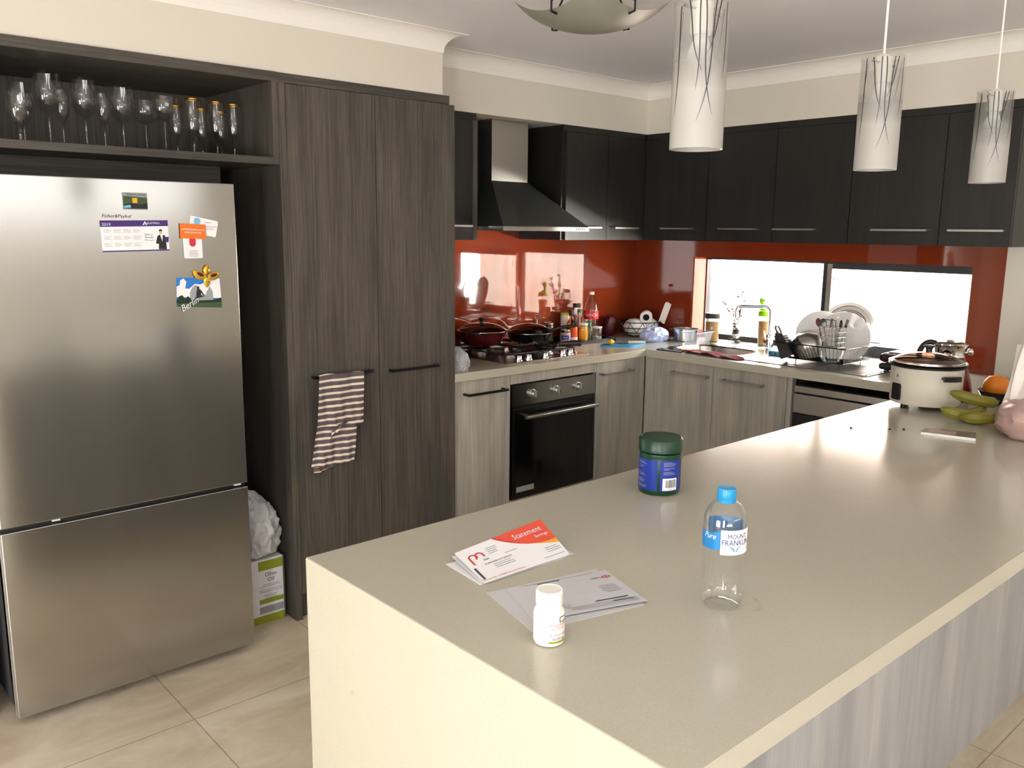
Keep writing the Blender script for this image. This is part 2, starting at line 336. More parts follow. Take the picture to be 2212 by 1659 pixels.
struct('dark_reflection_panel', MB().box(X0, X0+.03, -5.395, -4.95, 0, 2.2).box(X0, X0+.03, -6.5, -5.45, 0, 2.2), 'black_matt')  # unseen dark panels added to darken the splashback's reflection
# bulkheads above the cupboards
BZ = 2.143
struct('trim_1', MB().box(-3.90, -2.007, -.598, 0, 2.158, ZC), 'wall_paint')
struct('trim_2', MB().box(-2.007, 0, -.3485, 0, BZ, ZC), 'wall_paint')
struct('trim_3', MB().box(-.3485, 0, -2.3214, -.3485, BZ, ZC), 'wall_paint')
# cove cornice, swept along the wall line
def cornice(path):
    prof = [(0, 0), (.004, .0)]+[(.004+.068*(1-math.cos(a)), .004+.066*math.sin(a)) for a in [i*PI/2/8 for i in range(9)]]+[(.078, .070), (.078, .0725), (0, .0725)]
    mb = MB(); rings = []
    for i, p in enumerate(path):
        p = Vector(p); d0 = (p-Vector(path[i-1])).normalized() if i > 0 else None; d1 = (Vector(path[i+1])-p).normalized() if i < len(path)-1 else None
        d0 = d0 or d1; d1 = d1 or d0
        n0 = V(d0.y, -d0.x, 0); n1 = V(d1.y, -d1.x, 0); nn = (n0+n1); nn = nn/(nn.dot(n0)) if nn.length > .1 else n0
        rings.append([p+nn*a+V(0, 0, ZC-.0725+h) for a, h in prof])
    mb.loft(rings, True, True, True); return mb
struct('trim_4', cornice([(-3.90, -.598, 0), (-2.007, -.598, 0), (-2.007, -.3485, 0), (-.3485, -.3485, 0), (-.3485, -2.3214, 0), (0, -2.3214, 0), (0, Y0, 0)]), 'cornice_paint')
# ---------------------------------------------------------------- outside
o = MB().box(.17, 9, -22, 4, -.15, -.05).build('ground', 'paving', smooth=False); o['kind'] = 'structure'
fe = thing('fence', 'pale corrugated steel boundary fence outside the kitchen window', 'fence', (1.45, -1, -.05))
pts = []; y = -3.35
prof = []
while y < 3:
    prof += [(1.45, y), (1.48, y+.03), (1.48, y+.10), (1.45, y+.13)]; y += .19
prof2 = [(a+.008, b_) for a, b_ in reversed(prof)]
MB().prism([(a, b_, 0) for a, b_ in prof+prof2], (0, 0, -.05), (0, 0, 1.85)).build('panel', 'fence', fe, world=True, smooth=False)
MB().box(1.40, 1.45, -.365, -.32, -.05, 1.86).build('post', 'fence', fe, world=True, smooth=False)
MB().box(1.43, 1.50, -3.36, 3.0, 1.8, 1.85).build('rail', 'fence', fe, world=True, smooth=False)
o = MB().box(3.2, 3.4, -22, 4, -.05, 3.2).build('neighbour_wall', 'render_white', smooth=False); tag(o, 'bright rendered wall of the next house seen past the fence end', 'wall')
# ---------------------------------------------------------------- splashback
sp = thing('splashback', 'glossy burnt orange glass splashback lining the walls above the worktop', 'splashback', (0, 0, HB))
MB().box(-1.951, -.006, -.006, -.001, HB, 1.70).build('glass_panel', 'orange_glass', sp, world=True, smooth=False)
g = MB(); g.box(-.006, -.001, WY1, -.006, HB, 1.56); g.box(-.006, -.001, -2.2008, WY0, HB, 1.56); g.box(-.006, -.001, WY0, WY1, WZ1, 1.56)
g.build('glass_panel', 'orange_glass', sp, world=True, smooth=False)
MB().box(-.001, .118, WY1-.006, WY1-.001, HB, WZ1-.001).build('reveal_panel', 'orange_glass', sp, world=True, smooth=False)
# ---------------------------------------------------------------- cabinetry
def bar_handle(p0, p1, out, m='satin_steel', parent=None, name='handle', h=.012, dep=.008):
    """flat bar handle from p0 to p1 (world), standing off the door by vector out"""
    p0, p1, out = Vector(p0), Vector(p1), Vector(out); d = (p1-p0).normalized(); n_ = out.normalized(); up = V(0, 0, 1)
    mb = MB()
    def slab(a, b_, t0, t1, hh):
        q = [a+n_*t0-up*hh/2, b_+n_*t0-up*hh/2, b_+n_*t0+up*hh/2, a+n_*t0+up*hh/2]; mb.prism(q, (0, 0, 0), n_*(t1-t0))
    L_ = out.length
    slab(p0, p1, L_-dep, L_, h); slab(p0, p0+d*.01, 0, L_-dep, h); slab(p1-d*.01, p1, 0, L_-dep, h)
    return mb.build(name, m, parent, world=True, smooth=False)
# pantry
pa = thing('pantry_cupboard', 'tall two-door dark woodgrain pantry cupboard with a striped towel on its handle', 'cupboard', (-2.36, -.3, 0))
g = MB(); g.box(-2.775, -2.747, -.607, -.003, 0, 2.123); g.box(-1.955, -1.951, -.59, -.003, 0, 2.123); g.box(-2.747, -1.955, -.585, -.003, .11, 2.121); g.box(-2.747, -1.955, -.58, -.56, 0, .109)
g.build('body', 'dark_laminate', pa, world=True, smooth=False)
MB().box(-2.775, -1.975, -.603, -.003, 2.1235, 2.1575).build('top_rail', 'dark_laminate_cross', pa, world=True, smooth=False)
d1 = MB().box(-2.7455, -2.3565, -.607, -.587, .1096, 2.121).build('door', 'dark_laminate', pa, world=True, smooth=False)
d2 = MB().box(-2.3535, -1.951, -.607, -.5905, .1096, 2.121).build('door', 'dark_laminate', pa, world=True, smooth=False)
bar_handle((-2.675, -.607, 1.010), (-2.403, -.607, 1.010), (0, -.033, 0), 'dark_steel', d1); bar_handle((-2.306, -.607, 1.000), (-2.061, -.607, 1.000), (0, -.033, 0), 'dark_steel', d2)
# fridge surround with open glass shelf
nc = thing('display_shelf_cupboard', 'open dark woodgrain shelf cupboard above the fridge holding stemmed glasses', 'cupboard', (-3.32, -.3, 1.82))
MB().box(-3.90, -2.7765, -.607, -.003, 2.1235, 2.1575).build('top_rail', 'dark_laminate_cross', nc, world=True, smooth=False)
MB().box(-3.87, -2.7765, -.607, -.003, 1.826, 1.852).build('shelf_board', 'dark_laminate_cross', nc, world=True, smooth=False)
MB().box(-2.80, -2.7765, -.607, -.021, 1.8525, 2.123).build('side_panel', 'dark_laminate', nc, world=True, smooth=False)
MB().box(-3.90, -3.871, -.607, -.003, 0, 2.123).build('side_panel', 'dark_laminate', nc, world=True, smooth=False)
MB().box(-3.87, -2.801, -.021, -.003, 1.8525, 2.123).build('back_panel', 'dark_laminate', nc, world=True, smooth=False)
MB().box(-3.87, -2.885, -.32, -.30, 1.755, 1.8255).build('filler_panel', 'dark_laminate_cross', nc, world=True, smooth=False)
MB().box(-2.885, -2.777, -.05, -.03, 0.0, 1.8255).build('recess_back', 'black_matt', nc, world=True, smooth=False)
UB, UT = 1.5445, 2.111
def upper_back(x0, x1, doors, label, side0=False, side1=False):
    t = thing('overhead_cupboard', label, 'cupboard', ((x0+x1)/2, -.17, UB), 0, 'dark overhead cupboards')
    MB().box(x0, x1, -.332, -.008, UB, UT).build('body', 'charcoal_laminate' if x0 > -1.2 else 'dark_laminate', t, world=True, smooth=False)
    MB().box(x0, x1, -.342, -.008, UT+.0005, BZ-.0005).build('top_rail', 'charcoal_laminate', t, world=True, smooth=False)
    for a, b_, h0, h1 in doors:
        d = MB().box(a+.0015, b_-.0015, -.3485, -.3325, UB, UT-.002).build('door', 'charcoal_laminate', t, world=True, smooth=False)
        bar_handle((h0, -.3485, 1.612), (h1, -.3485, 1.612), (0, -.03, 0), 'satin_steel', d, h=.009)
    return t
t = upper_back(-1.951, -1.612, [(-1.951, -1.640, -1.88, -1.66)], 'narrow dark overhead cupboard between the pantry and the rangehood')
MB().box(-1.6395, -1.612, -.352, -.333, UB, UT-.002).build('side_panel', 'dark_laminate', t, world=True, smooth=False)
upper_back(-1.019, -.334, [(-1.0, -.672, -.92, -.74), (-.672, -.334, -.629, -.424)], 'dark two-door overhead cupboard right of the rangehood on the stove wall')
def upper_side(y0, y1, doors, label):   # y0>y1
    t = thing('overhead_cupboard', label, 'cupboard', (-.17, (y0+y1)/2, UB), 0, 'dark overhead cupboards')
    MB().box(-.332, -.008, y1, y0, UB, UT).build('body', 'charcoal_laminate', t, world=True, smooth=False)
    MB().box(-.342, -.008, y1, y0, UT+.0005, BZ-.0005).build('top_rail', 'charcoal_laminate', t, world=True, smooth=False)
    for a, b_, h0, h1 in doors:
        d = MB().box(-.3485, -.3325, b_+.0015, a-.0015, UB, UT-.002).build('door', 'charcoal_laminate', t, world=True, smooth=False)
        bar_handle((-.3485, h0, 1.612), (-.3485, h1, 1.612), (-.03, 0, 0), 'satin_steel', d, h=.009)
upper_side(-.3495, -.786, [(-.3495, -.786, -.493, -.70)], 'dark single-door overhead cupboard in the corner above the bread basket')
upper_side(-.787, -1.605, [(-.787, -1.199, -.885, -1.11), (-1.199, -1.605, -1.215, -1.44)], 'dark two-door overhead cupboard above the sink')
upper_side(-1.606, -2.3214, [(-1.606, -2.028, -1.73, -1.985), (-2.028, -2.3214, -2.075, -2.30)], 'dark two-door overhead cupboard at the right end by the beige wall')
# rangehood
hd = thing('rangehood', 'steel and dark metal canopy rangehood above the gas hob', 'rangehood', (-1.315, -.28, 1.591))
r0_ = [(-1.61, -.543), (-1.02, -.543), (-1.02, -.009), (-1.61, -.009)]; r1_ = [(-1.437, -.252), (-1.190, -.252), (-1.190, -.009), (-1.437, -.009)]
MB().loft([[(a, b_, 1.612) for a, b_ in r0_], [(a, b_, 1.840) for a, b_ in r1_]], True, True, True).build('canopy', 'hood_metal', hd, world=True, smooth=False)
lip = MB().box(-1.61, -1.02, -.543, -.009, 1.591, 1.6118).build('front_lip', 'steel', hd, world=True, smooth=False)
for i in range(5): MB().box(-1.115+i*.014, -1.107+i*.014, -.545, -.543, 1.598, 1.606).build('button', 'black_plastic', lip, world=True, smooth=False)
MB().box(-1.437, -1.190, -.252, -.009, 1.8405, 2.1425).build('flue', 'satin_steel', hd, world=True, smooth=False)
MB().box(-1.6115, -1.0195, -.009, -.0065, 1.70, 2.1425).build('back_board', 'black_matt', hd, world=True, smooth=False)
# base cabinets on the stove wall
YF = -.590
def base_back(x0, x1, doors, label, name='base_cupboard'):
    t = thing(name, label, 'cupboard', ((x0+x1)/2, -.3, 0), 0, 'pale base cupboards')
    g = MB(); g.box(x0, x1, -.57, -.003, .12, HB-.041); g.box(x0, x1, -.53, -.51, 0, .119); g.build('body', 'pale_laminate', t, world=True, smooth=False)
    for a, b_, h0, h1, m_ in doors:
        d = MB().box(a+.0015, b_-.0015, YF, -.5715, .12, HB-.0415).build('door', 'pale_laminate', t, world=True, smooth=False)
        bar_handle((h0, YF, .842), (h1, YF, .842), (0, -.045, 0), m_, d, h=.011)
base_back(-1.950, -1.597, [(-1.950, -1.597, -1.89, -1.645, 'dark_steel')], 'pale base cupboard between the pantry and the oven')
base_back(-.984, -.584, [(-.984, -.584, -.965, -.72, 'steel')], 'pale base cupboard right of the oven in the corner')
ov = thing('oven', 'built-in black glass oven with three steel knobs under the gas hob', 'oven', (-1.29, -.3, .27))
MB().box(-1.585, -.9925, -.57, -.02, .265, .8486).build('body', 'black_matt', ov, world=True, smooth=False)
MB().box(-1.583, -.9945, -.592, -.5705, .742, .846).build('control_panel', 'brushed_steel', ov, world=True, smooth=False)
for kx in (-1.452, -1.290, -1.128):
    k = MB(); k.lathe([(.0225, 0), (.0225, .004), (.019, .006), (.018, .024), (.016, .027)], n=28)
    k.box(-.003, .003, -.018, .018, .027, .033, .001)
    k.xf(Matrix.Translation((kx, -.592, .795)) @ Matrix.Rotation(PI/2, 4, 'X')).build('knob', 'satin_steel', ov, world=True)
dr = MB().box(-1.583, -.9945, -.592, -.5705, .27, .738).build('door', 'dark_steel', ov, world=True, smooth=False)
MB().box(-1.567, -1.011, -.5945, -.5922, .285, .722).build('door_glass', 'black_gloss', dr, world=True, smooth=False)
h = MB().tube([(-1.535, -.638, .690), (-1.02, -.638, .690)], .0105, 14)
h.tube([(-1.50, -.594, .690), (-1.50, -.638, .690)], .008, 10).tube([(-1.055, -.594, .690), (-1.055, -.638, .690)], .008, 10); h.build('handle', 'steel', dr, world=True)
MB().box(-1.555, -1.435, -.5952, -.5948, .300, .328).build('energy_sticker', 'ink_pale', dr, world=True, smooth=False)
t = thing('oven_surround', 'pale laminate filler panels above and below the oven', 'cupboard', (-1.29, -.3, 0), 0, 'pale base cupboards')
MB().box(-1.596, -.985, YF, -.55, .855, HB-.0415).build('top_filler', 'pale_laminate', t, world=True, smooth=False)
MB().box(-1.596, -.985, YF, -.55, .12, .262).build('bottom_filler', 'pale_laminate', t, world=True, smooth=False)
# base cabinets on the sink wall
XF = -.582
t = thing('sink_cupboard', 'pale two-door base cupboard under the sink', 'cupboard', (-.3, -1.05, 0), 0, 'pale base cupboards')
g = MB(); g.box(-.562, -.003, -1.505, -.5921, .12, .74); g.box(-.562, -.545, -1.505, -.5921, .7401, HB-.041); g.box(-.52, -.50, -1.505, -.592, 0, .119); g.build('body', 'pale_laminate', t, world=True, smooth=False)
for a, b_, h0, h1 in ((-.593, -1.050, -.789, -1.028), (-1.050, -1.478, -1.117, -1.356)):
    d = MB().box(XF, -.5635, b_+.0015, a-.0015, .12, HB-.0415).build('door', 'pale_laminate', t, world=True, smooth=False)
    bar_handle((XF, h0, .842), (XF, h1, .842), (-.045, 0, 0), 'satin_steel', d, h=.011)
MB().box(XF, -.5635, -1.505, -1.4795, 0, HB-.0415).build('side_panel', 'pale_laminate', t, world=True, smooth=False)
dw = thing('dishwasher', 'silver freestanding dishwasher tucked under the worktop beside the sink cupboard', 'dishwasher', (-.3, -1.81, 0))
MB().box(-.53, -.03, -2.108, -1.509, .02, .868).build('body', 'black_matt', dw, world=True, smooth=False)
MB().box(-.572, -.531, -2.106, -1.511, .835, .868, .003).build('control_strip', 'satin_steel', dw, world=True)
MB().box(-.575, -.531, -2.106, -1.511, .735, .829, .003).build('handle_panel', 'satin_steel', dw, world=True)
MB().box(-.57, -.531, -2.106, -1.511, .10, .733, .003).build('door', 'dark_steel', dw, world=True)
MB().box(-.576, -.575, -1.90, -1.84, .80, .81).build('badge', 'ink', dw, world=True, smooth=False)
# ---------------------------------------------------------------- worktops
TH = .0397
SX0, SX1, SY0, SY1 = -.475, -.165, -1.10, -.655       # sink cut-out
g = MB()
g.box(-1.950, -.6023, -.6121, -.0065, HB-TH, HB, .002)
g.box(-.6023, -.0065, -.6121, -.0065, HB-TH, HB)
g.box(-.6023, SX0, -2.1652, -.6121, HB-TH, HB); g.box(SX1, -.0065, -2.1652, -.6121, HB-TH, HB); g.box(SX0, SX1, SY1, -.6121, HB-TH, HB); g.box(SX0, SX1, -2.1652, SY0, HB-TH, HB)
g.box(-.0065, .1195, WY0+.001, WY1-.007, HB-TH+.0005, HB)
o = g.build('worktop', 'stone', world=True, origin=(-.6, -.3, HB-TH), smooth=False); tag(o, 'pale speckled stone worktop running in an L around the stove and sink walls', 'worktop')
isl = thing('island_bench', 'large pale stone island bench with a waterfall end and grey laminate front', 'bench', (-1.8, -2.6, 0))
g = MB(); q_ = [(-.001, HB), (-3.539, HB), (-3.5413, HB-.0009), (-3.5422, HB-.0032), (-3.5422, 0), (-3.5025, 0), (-3.5025, HB-TH), (-.001, HB-TH)]
g.prism([(a, 0, b_) for a, b_ in q_], (0, -3.0952, 0), (0, .9295, 0)); g.sharp = 8; g.build('stone_slab', 'stone', isl, world=True)
MB().box(-3.502, -.001, -2.775, -2.185, .0, HB-TH-.0005).build('cabinet_body', 'grey_laminate', isl, world=True, smooth=False)
# ---------------------------------------------------------------- fridge
fr = thing('refrigerator', 'large brushed stainless steel fridge with bottom freezer', 'refrigerator', (-3.414, -.4, 0))
FX0, FX1 = -3.8163, -3.0123
MB().box(FX0+.006, FX1-.006, -.66, -.06, .03, 1.735, .004).build('body', 'ink', fr, world=True)
MB().box(FX0+.03, FX1-.03, -.655, -.6, .0, .03).build('plinth', 'black_matt', fr, world=True, smooth=False)
ud = MB().box(FX0, FX1, -.7264, -.672, .668, 1.7423, .003).build('upper_door', 'brushed_steel', fr, world=True)
ld = MB().box(FX0, FX1, -.7264, -.672, .0312, .6531, .003).build('lower_door', 'brushed_steel', fr, world=True)
MB().box(FX0+.002, FX1-.002, -.7, -.662, .6533, .6678).build('grip_recess', 'black_plastic', fr, world=True, smooth=False)
for x_ in (-3.655, -3.045): MB().box(x_-.012, x_+.012, -.712, -.701, .6585, .6640).build('grip_glint', 'white_plastic', fr, world=True, smooth=False)  # white blocks imitate small reflections in the grip gap
MB().box(FX0-.0025, FX0-.0003, -.706, -.676, .032, .652).build('edge_trim', 'chrome', ld, world=True, smooth=False)
FY = -.7264
g = MB(); add_text(g, 'Fisher&Paykel', .0155, lambda x, y, z: (-3.410+x, FY-.0006, 1.6255+y), shear=.25, sx=1.02)
g.build('lettering', 'black_ink', ud, world=True, smooth=False)
def flat(parent, name, pts, m, lay=1, th=.0003, world=True, y=FY):
    mb = MB().prism([(a, 0, b_) for a, b_ in pts], (0, y-.0003*lay, 0), (0, -th, 0)); return mb.build(name, m, parent, world=True, smooth=False)
def flat_text(parent, txt, size, x, z, m, lay, rot=0, shear=0, sx=1, align='CENTER', y=FY, name='lettering'):
    ca, sa = math.cos(rot), math.sin(rot); mb = MB()
    add_text(mb, txt, size, lambda a, b_, c: (x+a*ca-b_*sa, y-.0003*lay-.0004, z+a*sa+b_*ca), shear=shear, sx=sx, align=align); return mb.build(name, m, parent, world=True, smooth=False)
def card(name, label, cat, pts, m, lay=1, group=None):
    cx = sum(p[0] for p in pts)/len(pts); cz = min(p[1] for p in pts)
    t = thing(name, label, cat, (cx, FY, cz), 0, group); flat(t, 'sheet', pts, m, lay, .0008); return t
# travel magnet
t = card('photo_magnet', 'small landscape photo magnet with dark title letters near the top of the fridge', 'magnet', [(-3.388, 1.701), (-3.31, 1.701), (-3.31, 1.647), (-3.387, 1.647)], 'photo_grey')
flat(t, 'picture', [(-3.386, 1.690), (-3.312, 1.686), (-3.311, 1.66), (-3.386, 1.662)], 'photo_green', 4)
flat(t, 'picture', [(-3.386, 1.662), (-3.36, 1.668), (-3.33, 1.664), (-3.312, 1.668), (-3.311, 1.65), (-3.386, 1.65)], 'photo_dark', 5)
flat(t, 'picture', [(-3.358, 1.684), (-3.342, 1.684), (-3.343, 1.668), (-3.357, 1.668)], 'amber_print', 6)
flat(t, 'picture', [(-3.386, 1.658), (-3.366, 1.662), (-3.362, 1.654), (-3.384, 1.651)], 'sky_blue', 6)
flat_text(t, 'PENNSYLVANIA', .0085, -3.345, 1.6945, 'black_ink', 5)
# calendar magnet
CQ = [(-3.462, 1.611), (-3.249, 1.615), (-3.248, 1.516), (-3.459, 1.512)]
t = card('calendar_magnet', 'wide white and purple calendar magnet picturing a man in a suit', 'magnet', CQ, 'paper')
flat(t, 'header', [(-3.462, 1.611), (-3.249, 1.615), (-3.2485, 1.596), (-3.4615, 1.591)], 'purple_print', 4)
flat(t, 'footer', [(-3.459, 1.516), (-3.248, 1.520), (-3.248, 1.516), (-3.459, 1.512)], 'purple_print', 4)
flat_text(t, '2019', .0135, -3.443, 1.5985, 'paper', 6)
flat(t, 'emblem', [(-3.331, 1.5985), (-3.315, 1.599), (-3.323, 1.611)], 'paper', 6); flat(t, 'emblem', [(-3.327, 1.5995), (-3.319, 1.5998), (-3.323, 1.6045)], 'purple_print', 8)
flat_text(t, 'AUSTPRO', .0095, -3.297, 1.6045, 'paper', 6)
g = MB()
for c_ in range(4):
    for r_ in range(3):
        for k in range(4):
            x_ = -3.452+c_*.030; z_ = 1.584-r_*.022-k*.0032-c_*-.0004
            g.box(x_, x_+.024*(1 if (k+c_+r_) % 3 else .7), FY-.0022, FY-.002, z_-.0008, z_)
g.build('calendar_grid', 'ink_pale', t, world=True, smooth=False)
flat_text(t, 'Sales or', .0085, -3.313, 1.568, 'black_ink', 5); flat_text(t, 'Rentals?', .0085, -3.312, 1.559, 'black_ink', 5); flat_text(t, 'Why not save!', .005, -3.312, 1.550, 'black_ink', 5)
mn = flat(t, 'suited_person', [(-3.291, 1.538), (-3.289, 1.55), (-3.285, 1.563), (-3.278, 1.568), (-3.268, 1.568), (-3.261, 1.565), (-3.258, 1.554), (-3.257, 1.520), (-3.283, 1.520), (-3.282, 1.538)], 'photo_dark', 5)
flat(mn, 'shirt', [(-3.277, 1.568), (-3.268, 1.568), (-3.270, 1.545)], 'paper', 7)
flat(mn, 'face', [(-3.2745+.0045*math.cos(a), 1.5755+.0065*math.sin(a)) for a in [i*PI/5 for i in range(10)]], 'skin', 7)
flat(mn, 'hair', [(-3.2795, 1.578), (-3.2795, 1.583), (-3.2745, 1.586), (-3.2695, 1.583), (-3.2695, 1.578), (-3.2745, 1.5805)], 'black_ink', 8)
flat(t, 'folder', [(-3.264, 1.560), (-3.249, 1.561), (-3.251, 1.542), (-3.261, 1.545)], 'purple_print', 7)
def rrect(q, rr=.006):   # rounded quad from 4 corners
    out = []; n = len(q)
    for i in range(n):
        p = Vector(q[i]+(0,)) ; a = (Vector(q[i-1]+(0,))-p).normalized(); b_ = (Vector(q[(i+1) % n]+(0,))-p).normalized()
        for k in range(5):
            th = k/4; w_ = p+a*rr*(1-th)**2+b_*rr*th**2; out.append((w_.x, w_.y))
    return out
t = card('business_card', 'white rounded card with a pale blue dot behind the orange card', 'card', rrect([(-3.172, 1.632), (-3.076, 1.613), (-3.088, 1.559), (-3.180, 1.578)]), 'paper', 1)
flat(t, 'dot', [(-3.150+.0115*math.cos(i*PI/6), 1.613+.0125*math.sin(i*PI/6)) for i in range(12)], 'sky_blue', 4)
g = MB()
for k, (a, b_, z_) in enumerate([(-3.125, -3.102, 1.608), (-3.122, -3.084, 1.594), (-3.12, -3.095, 1.586)]): g.box(a, b_, FY-.0024, FY-.0022, z_, z_+.0016)
g.build('fine_print', 'ink_pale', t, world=True, smooth=False)
t = card('business_card', 'white rounded card with a crimson tab hanging below the orange card', 'card', rrect([(-3.203, 1.575), (-3.138, 1.575), (-3.137, 1.489), (-3.201, 1.489)]), 'paper', 5)
flat(t, 'tab', [(-3.181, 1.56), (-3.159, 1.56)]+[(-3.170+.011*math.cos(-i*PI/8), 1.539-.011*math.sin(i*PI/8)) for i in range(9)], 'crimson', 9)
g = MB()
for k in range(6): g.box(-3.185+.003*(k % 2), -3.150-.003*(k % 3), FY-.0036, FY-.0034, 1.514-k*.0038, 1.5152-k*.0038)
g.build('fine_print', 'ink_pale', t, world=True, smooth=False)
t = card('business_card', 'bright orange card with two lines of white capitals on the fridge', 'card', [(-3.211, 1.606), (-3.123, 1.602), (-3.123, 1.553), (-3.212, 1.556)], 'orange_print', 12)
flat_text(t, 'HOMEOPENING DATA', .0082, -3.167, 1.5845, 'paper', 17, -.04, sx=.95); flat_text(t, 'INFORMATION', .0082, -3.168, 1.5745, 'paper', 17, -.03)
# postcard
t = card('postcard_magnet', 'blue-sky city postcard magnet with white script letters on the fridge', 'magnet', [(-3.231, 1.425), (-3.080, 1.421), (-3.078, 1.316), (-3.235, 1.327)], 'blue_print', 1)
flat(t, 'clouds', [(-3.232, 1.395), (-3.221, 1.400), (-3.219, 1.415), (-3.208, 1.422), (-3.198, 1.410), (-3.204, 1.388), (-3.19, 1.386), (-3.17, 1.402), (-3.15, 1.40), (-3.128, 1.41), (-3.112, 1.418), (-3.082, 1.419), (-3.079, 1.35), (-3.234, 1.36)], 'paper', 4)
flat(t, 'building', [(-3.188, 1.345), (-3.188, 1.374), (-3.180, 1.39), (-3.168, 1.399), (-3.157, 1.390), (-3.150, 1.365), (-3.131, 1.365), (-3.131, 1.375), (-3.125, 1.380), (-3.119, 1.392), (-3.113, 1.38), (-3.109, 1.374), (-3.108, 1.345)], 'photo_grey', 6)
flat(t, 'trees', [(-3.235, 1.348), (-3.226, 1.362), (-3.215, 1.366), (-3.206, 1.352), (-3.196, 1.362), (-3.185, 1.35), (-3.15, 1.345), (-3.11, 1.345), (-3.079, 1.352), (-3.0785, 1.335), (-3.234, 1.337)], 'foliage_dark', 8)
flat(t, 'lawn', [(-3.234, 1.338), (-3.0785, 1.336), (-3.078, 1.317), (-3.2345, 1.3275)], 'photo_green', 9)
flat(t, 'seated_figure', [(-3.178, 1.347), (-3.168, 1.358), (-3.166, 1.375), (-3.163, 1.385), (-3.164, 1.392), (-3.160, 1.395), (-3.156, 1.391), (-3.156, 1.384), (-3.150, 1.380), (-3.139, 1.362), (-3.143, 1.362), (-3.150, 1.372), (-3.151, 1.362), (-3.138, 1.358), (-3.16, 1.355), (-3.172, 1.345)], 'photo_dark', 11)
flat_text(t, 'Berlin', .031, -3.193, 1.333, 'paper', 14, .50, shear=.35, sx=.92)
# jester mask magnet
t = thing('mask_magnet', 'red and gold jester mask magnet overlapping the postcard', 'magnet', (-3.128, FY, 1.389))
def petal(c0, c1, w0, k0, m_, nm):
    a = Vector((c0[0], 0, c0[1])); b_ = Vector((c1[0], 0, c1[1])); d = b_-a; n_ = V(-d.z, 0, d.x).normalized(); mb = MB(); rings = []
    for i in range(9):
        s_ = i/8; wd = w0*math.sin(PI*min(1, .12+s_*.88))**.7+.0015; c = a+d*s_+n_*k0*math.sin(PI*s_)
        rings.append([V(c.x+n_.x*wd*math.cos(q), FY-.006-.005*math.sin(q), c.z+n_.z*wd*math.cos(q)) for q in [j*2*PI/10 for j in range(10)]])
    mb.loft(rings, True, True, True); return mb.build(nm, m_, t, world=True)
petal((-3.133, 1.424), (-3.176, 1.447), .013, .004, 'gold_paint', 'horn'); petal((-3.125, 1.424), (-3.082, 1.438), .012, -.004, 'gold_paint', 'horn'); petal((-3.129, 1.435), (-3.127, 1.466), .010, 0, 'gold', 'horn')
for a, b_, k in (((-3.140, 1.428), (-3.165, 1.441), .003), ((-3.118, 1.427), (-3.094, 1.434), -.003)):
    MB_ = MB(); a_, c_ = V(a[0], 0, a[1]), V(b_[0], 0, b_[1]); mid = (a_+c_)/2
    MB_.lathe([(.001, .0012), (.9, 0.0)], n=14, cap0=True); MB_.xf(Matrix.Translation((mid.x, FY-.0118, mid.z)) @ Matrix.Rotation(-math.atan2(c_.z-a_.z, c_.x-a_.x), 4, 'Y') @ Matrix.Diagonal((.014, 1, .0065, 1)) @ Matrix.Rotation(PI/2, 4, 'X')); MB_.build('inlay', 'wine_red', t, world=True)
g = MB(); g.lathe([(0.001, 0), (.006, .004), (.011, .016), (.012, .026), (.009, .034), (.001, .037)], n=16); g.xf(Matrix.Translation((-3.129, FY-.006, 1.389)) @ Matrix.Diagonal((1, .5, 1, 1))); fc = g.build('face', 'gold_paint', t, world=True)
for s_ in (-1, 1): MB().box(-3.129+s_*.005-.002, -3.129+s_*.005+.002, FY-.0135, FY-.011, 1.408, 1.4105).build('eye', 'black_ink', fc, world=True, smooth=False)
# ---------------------------------------------------------------- things on the island
def lathe_part(name, prof, m, parent, n=36, **kw):
    return MB().lathe(prof, n=n, **kw).build(name, m, parent)
# green tub with blue labels
a0 = facing(-2.643, -2.336)
t = thing('supplement_tub', 'green plastic tub with dark blue label standing on the island bench', 'tub', (-2.643, -2.336, HB))
lathe_part('body', [(.044, 0), (.050, .003), (.0525, .010), (.0525, .090), (.0515, .096), (.0525, .100), (.052, .1045), (.046, .107)], 'deep_green', t, 48)
g = MB(); n = 120; prof = [(.0535, .1085), (.0545, .110), (.0545, .138), (.0520, .142), (.0500, .143), (.0490, .1415)]
rings = [[((r+(.0006 if (i % 2 and k in (1, 2)) else 0))*math.cos(2*PI*i/n), (r+(.0006 if (i % 2 and k in (1, 2)) else 0))*math.sin(2*PI*i/n), z) for i in range(n)] for k, (r, z) in enumerate(prof)]
g.loft(rings, True, True, True); g.build('lid', 'lid_green', t)
for nm, b0, b1 in (('front_label', a0-.10+.13, a0+1.15), ('back_label', a0-1.5, a0-.10)): cpatch(MB(), .0529, b0, b1, .014, .092, 16).build(nm, 'royal_blue', t)
cpatch(MB(), .0529, a0+1.3, a0+4.6, .014, .092, 24).build('wrap_label', 'royal_blue', t)
g = MB()
for k, w_ in enumerate([.022, .034, .034, .028, 0, .032, .015, 0, .022, .032, .030]):
    if w_: cpatch(g, .0531, a0+.19-.0, a0+.19+w_/.053, .0865-k*.0030, .0875-k*.0030, 5)
for k, w_ in enumerate([.008, .026, .032, 0, .022, .018, .006, 0, 0, .012, .024, .03, 0, 0, .02, .028, .024, 0, .012, .034, .03]):
    if w_: cpatch(g, .0531, a0-1.25, a0-1.25+w_/.053, .0865-k*.0033, .0875-k*.0033, 5)
g.build('label_print', 'ink_pale', t)
g = MB(); cpatch(g, .0532, a0+.155, a0+.90, .016, .047, 10); lb = g.build('barcode_panel', 'paper', t)
g = MB(); x_ = .0
random.seed(3)
